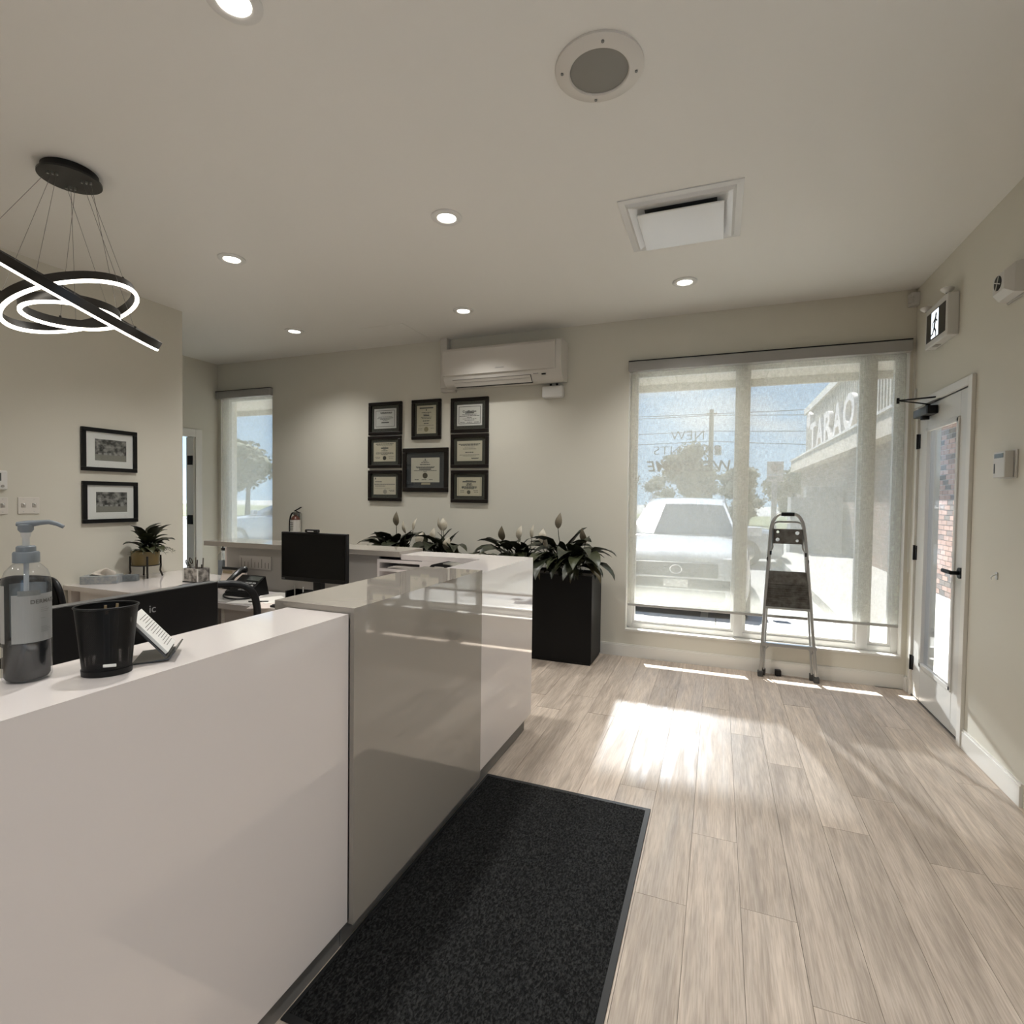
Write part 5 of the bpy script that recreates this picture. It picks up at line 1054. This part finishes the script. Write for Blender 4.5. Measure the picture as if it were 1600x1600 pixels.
# top plate with four round holes
b = MB(); px0, px1, pz0, pz1 = .424, .634, 1.085, 1.205
holes = [(.455, 1.180, .011), (.596, 1.175, .015), (.455, 1.118, .015), (.596, 1.113, .011)]
nx, nz = 34, 20
bm = bmesh.new()
for yy in (4.7925,):
    g = {}
    for i in range(nx + 1):
        for j in range(nz + 1):
            g[i, j] = bm.verts.new((px0 + (px1 - px0) * i / nx, yy, pz0 + (pz1 - pz0) * j / nz))
    for i in range(nx):
        for j in range(nz):
            cx_, cz_ = px0 + (px1 - px0) * (i + .5) / nx, pz0 + (pz1 - pz0) * (j + .5) / nz
            if not any((cx_ - a) ** 2 + (cz_ - c) ** 2 < r * r for a, c, r in holes): bm.faces.new((g[i, j], g[i + 1, j], g[i + 1, j + 1], g[i, j + 1]))
for v in bm.verts:
    for a, c, r in holes:
        d = math.hypot(v.co.x - a, v.co.z - c)
        if abs(d - r) < .006 and d > 1e-6 and any(e_.is_boundary for e_ in v.link_edges): v.co.x = a + (v.co.x - a) * r / d; v.co.z = c + (v.co.z - c) * r / d
bm.verts.index_update(); b.add([v.co[:] for v in bm.verts], [[v.index for v in f_.verts] for f_ in bm.faces if len(f_.verts)]); bm.free()
n_ = len(b.v); b2 = MB().add(b.v, b.f).add([(p[0], p[1] + .006, p[2]) for p in b.v], b.f); b2.build('top_plate', STP, T)
# folded middle step (its tread faces the room) and lowest step
MB().add([lp(.384, .865, -.006), lp(.675, .865, -.006), lp(.692, .575, -.012), lp(.377, .575, -.012), lp(.384, .865, .012), lp(.675, .865, .012), lp(.692, .575, .006), lp(.377, .575, .006)], [(0, 1, 2, 3), (7, 6, 5, 4), (0, 4, 5, 1), (1, 5, 6, 2), (2, 6, 7, 3), (3, 7, 4, 0)]).build('step', STP, T)
for k in range(10):
    z = .60 + .018 * k; MB().box(.392, .678, 4.752 + .030 * z / 1.33 - .0145, 4.752 + .030 * z / 1.33 - .009, z, z + .006).build('tread_rib', STP, T)
MB().box(.372, .700, 4.745, 4.775, .558, .576, .003).build('step_edge', ALU, T)
MB().box(.352, .748, 4.735, 4.775, .255, .282, .003).build('lower_step', ALU, T)
for sg, x in ((1, .366), (-1, .733)): MB().obox((x + .022 * sg, 4.756, .232), (.008, .01, .075), Matrix.Rotation(.75 * sg, 3, 'Y')).build('step_brace', ALU, T)
for x in (.348, .750):
    MB().box(x - .020, x + .020, 4.726, 4.775, 0, .045, .006).build('rubber_foot', mat('rubber_grey', (.05, .05, .048), .7), T)
for x in (.376, .722): MB().box(x - .014, x + .014, 4.776, 4.812, 0, .055, .004).build('rubber_foot', mat('rubber_grey', (.05, .05, .048), .7), T)
for x, z in ((.404, 1.01), (.657, 1.005), (.385, .96), (.672, .95)): MB().box(x - .008, x + .008, 4.762, 4.79, z - .016, z + .016, .002).build('hinge_bolt', BLACKP, T)
for x in ((.403, .370), (.660, .728)): MB().cyl(lp(x[0], .99, .012), lp(x[1], .28, .012), .0045, 8).build('fold_link', ALU, T)
o = MB().box(.462, .508, 4.800, 4.848, 0, .046, .006).build('door_stop_block', BLACKP); tag(o, 'small black block on the floor against the baseboard under the ladder', 'block')
# ------------------------------------------------------------------ outside: pavement, parking lot
CONC = mat('pavement_concrete', (.34, .33, .305), .9, var=.12, vscale=3, bump=.2, bscale=80)
ASPH = mat('asphalt', (.27, .27, .26), .9, var=.25, vscale=2.5, bump=.3, bscale=120)
pv = structE('pavement', (0, 6, -.03))
xs = [-9 + 1.5 * k for k in range(9)]
for x in xs: 
    for y0, y1 in ((YB + TH + .002, 6.08), (6.085, 7.02)): MB().box(x + .004, x + 1.496, y0, y1, -.18, -.03, .004).build('slab', CONC, pv)
for k in range(12): MB().box(XR + TR + .002, 3.33, 2.0 + 1.5 * k + .004 - 3, 2.0 + 1.5 * k + 1.496 - 3, -.18, -.031 - (.001 if 2 + 1.5 * k - 3 < 5.1 else .003)).build('slab', CONC, pv)
o = MB().box(-120, 120, 6.9, 160, -.30, -.185).build('parking_lot', ASPH); o['kind'] = 'structure'
o = MB().box(-120, -9, YB, 6.9, -.30, -.19).build('side_ground', ASPH); o['kind'] = 'structure'
PAINTL = mat('line_paint', (.65, .64, .60), .8)
for k in range(6):
    o = MB().box(-8.9 + 2.9 * k, -8.8 + 2.9 * k, 7.1, 12.2, -.185, -.183).build('parking_line', PAINTL); tag(o, 'white painted parking bay line on the asphalt', 'road marking', 'parking bay lines')
o = MB().box(-120, 120, 27, 60, -.185, -.15).build('grass_verge', mat('grass', (.12, .14, .06), .95, var=.4, vscale=4, bump=.8, bscale=60)); o['kind'] = 'structure'
# soffit and fascia over the pavement
sf = structE('roof_overhang', (0, 5.8, 2.74))
SOF = mat('soffit_panel', (.56, .53, .47), .7); FAS = mat('fascia', (.40, .375, .33), .6)
YF = 6.42
for k in range(40): MB().box(-9 + .305 * k + .0035, -9 + .305 * (k + 1) - .0035, YB + TH, YF - .01, 2.765, 2.785, .003, 1).build('soffit_panel', SOF, sf)
MB().box(-9, XR + 1.0, YF - .02, YF + .03, 2.685, 3.10).build('fascia_board', FAS, sf)
MB().box(-9, XR + 1.0, YB + TH, YF, 2.79, 2.95).build('soffit_backing', mat('soffit_dark', (.10, .09, .08), .9), sf)
MB().box(-8.3, XR + TH, YB, YB + TH + .01, HC + .1, 3.4).build('parapet', PAINT, sf)

# ------------------------------------------------------------------ neighbouring building on the right
XK = 3.332
B = thing('neighbour_building', (4.5, 15, -.18), 'long brick shop building with metal siding and raised sign letters', 'building')
MB().box(XK + .004, 10, -3, 26.1, -.18, 2.72).build('brick_wall', brick_tex_mat(), B)
MB().box(XK - .35, 10.2, -3, 26.6, 2.72, 3.20).build('canopy_band', mat('canopy_tan', (.50, .45, .38), .7), B)
MB().box(XK - .39, XK - .30, -3, 26.65, 3.19, 3.25).build('band_flashing', mat('flashing', (.62, .60, .56), .5), B)
MB().box(XK + .02, 10, -3, 24.9, 3.2, 5.15).build('upper_wall', mat('siding_tan', (.32, .30, .26), .6), B)
SID = mat('siding_rib', (.44, .42, .38), .5)
b = MB()
for k in range(120): b.box(XK - .012, XK + .02, 24.8 - .235 * k, 24.8 - .235 * k + .10, 3.25, 5.12)
b.build('siding_ribs', SID, B, kind='stuff')
MB().box(XK - .10, 10.1, -3, 25.0, 5.12, 5.22).box(XK - .10, XK - .02, -3, 25.0, 4.98, 5.12).build('roof_edge', mat('flashing', (.62, .60, .56), .5), B)
# raised sign letters on the siding; they read from the far end towards us
def sign_text(body, y_start, y_end, z0, z1):
    t = text(body, 1.0, .0, .03, 0, 'LEFT', 1.05); xs_ = [p[0] for p in t.v]; zs_ = [p[1] for p in t.v]; W_, H_ = max(xs_) - min(xs_), max(zs_) - min(zs_)
    t = text(body, 1.0, .06, .03, 0, 'LEFT', 1.05)
    v = [(XK - .10 + p[2] * 1.0, y_start + (p[0] - min(xs_)) / W_ * (y_end - y_start), z0 + (p[1] - min(zs_)) / H_ * (z1 - z0)) for p in t.v]
    return MB().add(v, t.f)
SG = mat('sign_letters', (.66, .62, .60), .5)
for k, ch in enumerate('TARAO'):
    s_ = 22.9 - 1.45 * k; sign_text(ch, s_, s_ - 1.28, 3.36, 4.32).build('sign_letter', SG, B)
MB().prism([(23.3 + .42 * math.cos(a), 4.55 + .34 * math.sin(a)) for a in [2 * PI * i / 6 + .5 for i in range(6)]], 0, XK - .16, XK - .02).build('sign_emblem', SG, B)
# the bricks one can tell apart through the door glass
BRM = brick_mat(); bme = bpy.data.meshes.new('brick'); bb = MB().box(-.012, 0, -.1, .1, -.034, .034); bme.from_pydata(bb.v, [], bb.f); bme.materials.append(BRM)
bw = [o for o in B.children if o.name.startswith('brick_wall')][0]
MB().box(XK, XK + .006, 9.30, 10.62, -.18, 2.72).build('mortar', mat('mortar', (.55, .53, .50), .95), bw)
for r in range(36):
    for c in range(6):
        y = 9.42 + .21 * c + (.105 if r % 2 else 0); z = -.14 + .079 * r
        o = bpy.data.objects.new('brick', bme); COL.objects.link(o); o.parent = bw; q = ORG[bw]; o.location = (XK + .002 - q[0], y - q[1], z - q[2])

# ------------------------------------------------------------------ parked cars
CARW = mat('car_white', (.52, .54, .57), .16, coat=.6); CARG = mat('car_grey', (.30, .31, .32), .18, metal=.4, coat=.6)
TINT = mat('car_glass', (.035, .045, .055), .06); RUB = mat('tyre', (.015, .015, .015), .8); CHR = mat('chrome', (.6, .6, .6), .12, metal=1); LAMP = mat('headlamp', (.55, .56, .57), .08)
def car(loc, rz_, label, paint, roof=1.63, hood=1.0, length=4.55, suv=True, half=.92):
    T = thing('car', loc, label, 'car', 'parked cars'); lx, ly, lz = loc
    def sec(y, b_, w_, h_, cr=.02):
        P = [(0, b_), (w_ * .86, b_), (w_ * .97, b_ + .10), (w_, b_ + .25), (w_, h_ - .22), (w_ * .965, h_ - .08), (w_ * .86, h_ - .02), (w_ * .5, h_ + cr * .7), (0, h_ + cr)]
        return [(lx + x, ly + y, lz + z) for x, z in P] + [(lx - x, ly + y, lz + z) for x, z in P[-2:0:-1]]
    h0 = hood - .06; belt = hood + .10
    st = [(0, .34, half * .72, h0 - .26), (.04, .26, half * .86, h0 - .12), (.12, .22, half * .94, h0 - .03), (.30, .2, half * .98, h0 + .02), (.8, .2, half, hood + .03), (1.15, .2, half, belt - .02), (1.6, .2, half, belt), (3.2, .2, half, belt + .02), (4.1, .22, half * .98, belt), (length - .12, .26, half * .94, belt - .05), (length, .36, half * .84, belt - .30)]
    MB().loft([sec(*s_) for s_ in st], True, True).build('body', paint, T, 35)
    def cab(y, w_, z): return [(lx - w_, ly + y, lz + z), (lx - w_ * .55, ly + y - .05, lz + z + .012), (lx, ly + y - .07, lz + z + .018), (lx + w_ * .55, ly + y - .05, lz + z + .012), (lx + w_, ly + y, lz + z)]
    wb, wt = half * .86, half * .66; rb = length - (.25 if suv else .95); rtp = rb - (.25 if suv else .55)
    base = [cab(1.10, wb, belt - .03), cab(1.92, wt, roof - .10), cab(2.15, wt * .99, roof - .025), cab(2.8, wt, roof), cab(rtp, wt * .97, roof - .05), cab(rb, wb * .95, belt - .02)]
    lower = [[(p[0] * 1.0, p[1], lz + belt - .06) for p in q] for q in base]
    v = []; f = []
    for q in base: v += q
    for i in range(5):
        for k in range(4): f.append((i * 5 + k, i * 5 + k + 1, (i + 1) * 5 + k + 1, (i + 1) * 5 + k))
    # side walls of the cabin
    o_ = len(v); sides = []
    for sg in (0, 4):
        idx = [i * 5 + sg for i in range(6)]; top = [base[i][sg] for i in range(6)]
        s_ = 1 if sg else -1
        bot = [(lx + s_ * half * .90, p[1], lz + belt - .04) for p in top]; o2 = len(v); v += bot
        for i in range(5): f.append((idx[i], idx[i + 1], o2 + i + 1, o2 + i))
    MB().add(v, f).build('cabin', paint, T, 35)
    def lift(p, d): return (p[0], p[1] - d, p[2] + d)
    a, c = base[0], base[1]; W0 = [Vector(p) for p in a]; W1_ = [Vector(p) for p in c]
    g = MB()
    for k in range(4):
        def pt(k_, t, inset): 
            p = W0[k_].lerp(W1_[k_], t); p.x = lx + (p.x - lx) * inset; return lift(p, .008)
        g.quad(pt(k, .03, .95), pt(k + 1, .03, .95), pt(k + 1, .97, .94), pt(k, .97, .94))
    g.build('windshield', TINT, T, 60)
    for s_ in (-1, 1):
        k = 4 if s_ > 0 else 0; sw = MB()
        for i0, i1 in ((1, 3), (3, 4)):
            tp0, tp1 = Vector(base[i0][k]), Vector(base[i1][k]); e_ = .018 * s_
            y0_ = tp0.y - (.42 if i0 == 1 else -.05); 
            sw.quad((lx + s_ * half * .905 + e_ * .4, y0_, lz + belt + .0), (lx + s_ * half * .905 + e_ * .4, tp1.y - .06, lz + belt), (tp1.x + e_, tp1.y - .06, tp1.z - .07), (tp0.x + e_, tp0.y + .08, tp0.z - .07))
        sw.build('side_window', TINT, T)
        MB().obox((lx + s_ * (half + .09), ly + 1.42, lz + belt + .06), (.20, .10, .14), None, .03).build('wing_mirror', paint, T, 40)
        MB().obox((lx + s_ * half * .70, ly + .13, lz + h0 - .13), (.34, .16, .12), Matrix.Rotation(-.25 * s_, 3, 'Z'), .03).build('headlight', LAMP, T, 40)
        if suv: MB().tube([(lx + s_ * wt * .95, ly + 2.05, lz + roof - .03), (lx + s_ * wt * .95, ly + 2.2, lz + roof + .035), (lx + s_ * wt * .95, ly + rtp - .2, lz + roof + .02), (lx + s_ * wt * .95, ly + rtp, lz + roof - .05)], .018, 8).build('roof_rail', CHR, T, 60)
        for yw in (.85, length - .95):
            wl = MB().lathe([(.20, -.10), (.31, -.11), (.345, -.07), (.345, .07), (.31, .11), (.20, .10)], (0, 0, 0), 28).xf(Matrix.Translation((lx + s_ * (half - .10), ly + yw, lz + .345)) @ Matrix.Rotation(PI / 2, 4, 'Y')).build('tyre', RUB, T, 40)
            MB().lathe([(0, .04), (.20, .06), (.20, .11)], (0, 0, 0), 20).xf(Matrix.Translation((lx + s_ * (half - .10), ly + yw, lz + .345)) @ Matrix.Rotation(s_ * PI / 2, 4, 'Y')).build('rim', CHR, wl, 40)
    MB().box(lx - .52, lx + .52, ly - .012, ly + .06, lz + h0 - .33, lz + h0 - .14, .02).build('grille', BLACKP, T, 40)
    MB().tube([(lx + .075 * math.cos(a_), ly - .018, lz + h0 - .23 + .055 * math.sin(a_)) for a_ in [2 * PI * i / 20 for i in range(20)]], .010, 8, True).build('emblem', CHR, T, 60)
    MB().box(lx - .62, lx + .62, ly - .006, ly + .08, lz + .30, lz + .46, .03).build('lower_grille', BLACKP, T, 40)
    MB().box(lx - .155, lx + .155, ly - .024, ly - .010, lz + .48, lz + .58, .003).build('number_plate', mat('plate_white', (.66, .66, .65), .4), T)
    T.rotation_euler[2] = rz_
    return T
car((-.50, 7.25, -.185), 0, 'white sport utility car parked facing the wide window', CARW, 1.64, 1.0)
car((1.5, 15.0, -.185), math.radians(90), 'grey sedan parked sideways behind the white car', CARG, 1.45, .92, 4.6, False, .88)
car((-14.0, 12.2, -.185), math.radians(-78), 'silver car beyond the narrow window', mat('car_silver', (.50, .52, .53), .2, metal=.3, coat=.5), 1.50, .95, 4.5, True)

# ------------------------------------------------------------------ street furniture and trees
WOODP = mat('pole_wood', (.16, .13, .10), .9)
T = thing('utility_pole', (-.57, 40, -.2), 'wooden utility pole carrying overhead wires', 'pole')
MB().cyl((-.57, 40, -.2), (-.57, 40, 7.8), .20, 14, .15).build('pole', WOODP, T, 40)
MB().cyl((-.10, 40, 4.6), (-.10, 40, 5.2), .24, 14).build('transformer', mat('transformer_grey', (.3, .3, .3), .5), T, 40)
MB().box(-.9, -.2, 39.9, 40.0, 7.45, 7.55).build('crossarm', WOODP, T)
WIR = mat('wire_black', (.06, .06, .065), .7)
for k, (za, zb_, yk) in enumerate(((7.5, 9.3, 40), (7.4, 8.0, 40), (6.3, 6.9, 40.1), (5.6, 5.2, 40.1))):
    for sg in (-1, 1):
        o = MB().tube([(-.57 + sg * 30 * t, yk + 4 * t * sg, za + (zb_ - za) * t * (1 if sg > 0 else .3) - 1.0 * 4 * t * (1 - t) * .35) for t in [i / 10 for i in range(11)]], .022, 6).build('overhead_wire', WIR); tag(o, 'thin black overhead wire strung from the utility pole', 'wire', 'overhead wires')
T = thing('roadside_sign', (2.2, 25, -.2), 'square roadside shop sign with a ring logo on one post', 'sign')
SGN = mat('sign_panel', (.42, .39, .35), .6)
MB().box(2.10, 2.30, 24.95, 25.10, -.2, 2.25).build('post', mat('sign_post', (.28, .26, .24), .6), T)
MB().box(1.90, 2.53, 24.93, 25.12, 2.55, 3.10, .01).build('upper_panel', SGN, T); MB().box(1.90, 2.53, 24.93, 25.12, 2.25, 2.53, .01).build('lower_panel', SGN, T)
MB().tube([(2.215 + .15 * math.cos(a), 24.92, 2.85 + .15 * math.sin(a)) for a in [.6 + 5.2 * i / 20 for i in range(21)]], .028, 8).tube([(2.215 + .06 * math.cos(a), 24.92, 2.85 + .06 * math.sin(a)) for a in [2 * PI * i / 14 for i in range(14)]], .02, 8, True).build('ring_logo', mat('logo_red', (.20, .10, .08), .6), T, 60)
MB().box(2.0, 2.30, 24.915, 24.93, 2.38, 2.44).build('text_bar', mat('sign_bar', (.10, .10, .10), .6), T)
T = thing('banner_sign', (3.9, 29, -.2), 'low white and red banner sign near the trees', 'sign')
MB().box(3.55, 4.55, 29, 29.05, 1.45, 1.75).build('white_panel', mat('banner_white', (.62, .60, .57), .6), T); MB().box(3.6, 4.5, 29, 29.05, 1.0, 1.45).build('red_panel', mat('banner_red', (.35, .16, .13), .6), T)
for x in (3.7, 4.4): MB().cyl((x, 29.03, -.2), (x, 29.03, 1.1), .03, 8).build('leg', STEEL, T)
T = thing('utility_cabinet', (2.7, 17.5, -.185), 'pale grey utility cabinet standing against the brick building', 'cabinet')
UC = mat('cabinet_grey', (.24, .24, .235), .5)
MB().box(1.95, 3.25, 17.2, 18.0, -.185, 1.55, .01).build('body', UC, T); MB().box(2.0, 2.58, 17.185, 17.2, -.08, 1.45, .004).build('door', UC, T); MB().box(2.62, 3.2, 17.185, 17.2, -.08, 1.45, .004).build('door', UC, T)
MB().box(2.35, 3.2, 17.3, 17.9, 1.55, 1.86, .01).build('top_unit', UC, T); MB().box(2.53, 2.56, 17.17, 17.185, .6, .8).build('handle', STEEL, T)

LTR = mat('tree_leaf', (.085, .095, .050), .8, var=.5, vscale=2, col2=(.13, .135, .075))
BARK = mat('bark', (.09, .075, .06), .9)
def tree(x, y, h_, r, label, seed, n=1500, low=.25, sq=.8, cat='tree', group='trees across the parking lot'):
    q = random.Random(seed); T = thing('tree' if cat == 'tree' else 'hedge_bush', (x, y, -.2), label, cat, group)
    MB().tube([(x, y, -.2), (x + .1, y, h_ * .3), (x, y, h_ * .62)], .2, 8, rr=[.05 * h_ ** .8, .035 * h_ ** .8, .02 * h_ ** .8]).build('trunk', BARK, T, 50)
    if cat == 'tree':
        for k in range(5):
            a = q.uniform(0, 2 * PI); MB().tube([(x, y, h_ * .4), (x + .45 * r * math.cos(a), y + .45 * r * math.sin(a), h_ * .66)], .05, 6, rr=[.02 * h_ ** .8, .008 * h_ ** .8]).build('branch', BARK, T, 50)
    b = MB(); lumps = [(x + r * .55 * q.uniform(-1, 1), y + r * .5 * q.uniform(-1, 1), h_ * (low + (1 - low) * q.uniform(.25, .80)), r * q.uniform(.35, .55)) for k in range(11)] + [(x, y, h_ - r * .45, r * .5)]
    for k in range(n):
        L = q.choice(lumps); u, v_ = q.uniform(-1, 1), q.uniform(0, 2 * PI); s_ = math.sqrt(1 - u * u); rr = L[3] * q.uniform(.6, 1.0)
        p = Vector((L[0] + rr * s_ * math.cos(v_), L[1] + rr * s_ * math.sin(v_), L[2] + rr * u * sq))
        d1 = Vector((q.uniform(-1, 1), q.uniform(-1, 1), q.uniform(-1, 1))).normalized(); d2 = d1.orthogonal().normalized(); z = .055 * r ** .7 * q.uniform(.8, 1.9)
        b.add([p - d1 * z, p + d2 * z * .6, p + d1 * z, p - d2 * z * .6], [(0, 1, 2, 3)])
    b.build('foliage', LTR, T, kind='stuff')
    core = MB()
    for L in lumps: core.lathe([(0.001, -L[3] * .72 * sq), (L[3] * .5, -L[3] * .52 * sq), (L[3] * .72, 0), (L[3] * .5, L[3] * .52 * sq), (.001, L[3] * .72 * sq)], (L[0], L[1], L[2]), 10)
    core.build('crown_core', LTR, T, 60)
tree(-1.35, 30, 4.7, 1.7, 'round crowned tree behind the window lettering', 1, 2600)
for k, (x, y, h_, r, lb) in enumerate(((-5.0, 29.5, 3.1, 1.6, 'low wide tree left of the round crowned tree'), (1.15, 33.4, 3.6, 1.3, 'tree right of the window mullion near the sign'), (4.0, 34, 3.4, 1.8, 'broad tree behind the roadside sign'), (6.6, 40, 3.9, 2.2, 'broad tree meeting the end of the brick building'))):
    tree(x, y, h_, r, lb, 20 + k, 1900)
for k, (x, y, h_, r, lb) in enumerate(((-33.0, 30, 5.7, 3.0, 'big tree seen through the narrow window'), (-39.5, 34, 4.2, 2.6, 'lower tree beside the big one in the narrow window'), (-28.0, 35, 4.4, 2.4, 'tree at the edge of the narrow window view'))): tree(x, y, h_, r, lb, 40 + k, 2200)
for k in range(9):
    x = -12.0 + 2.75 * k; hh = 3.2 if x < 1 else 2.3
    tree(x, 37, hh, 1.25, 'clipped hedge bush in the row behind the trees', 60 + k, 900, .0, .85, 'bush', 'hedge bushes across the lot')
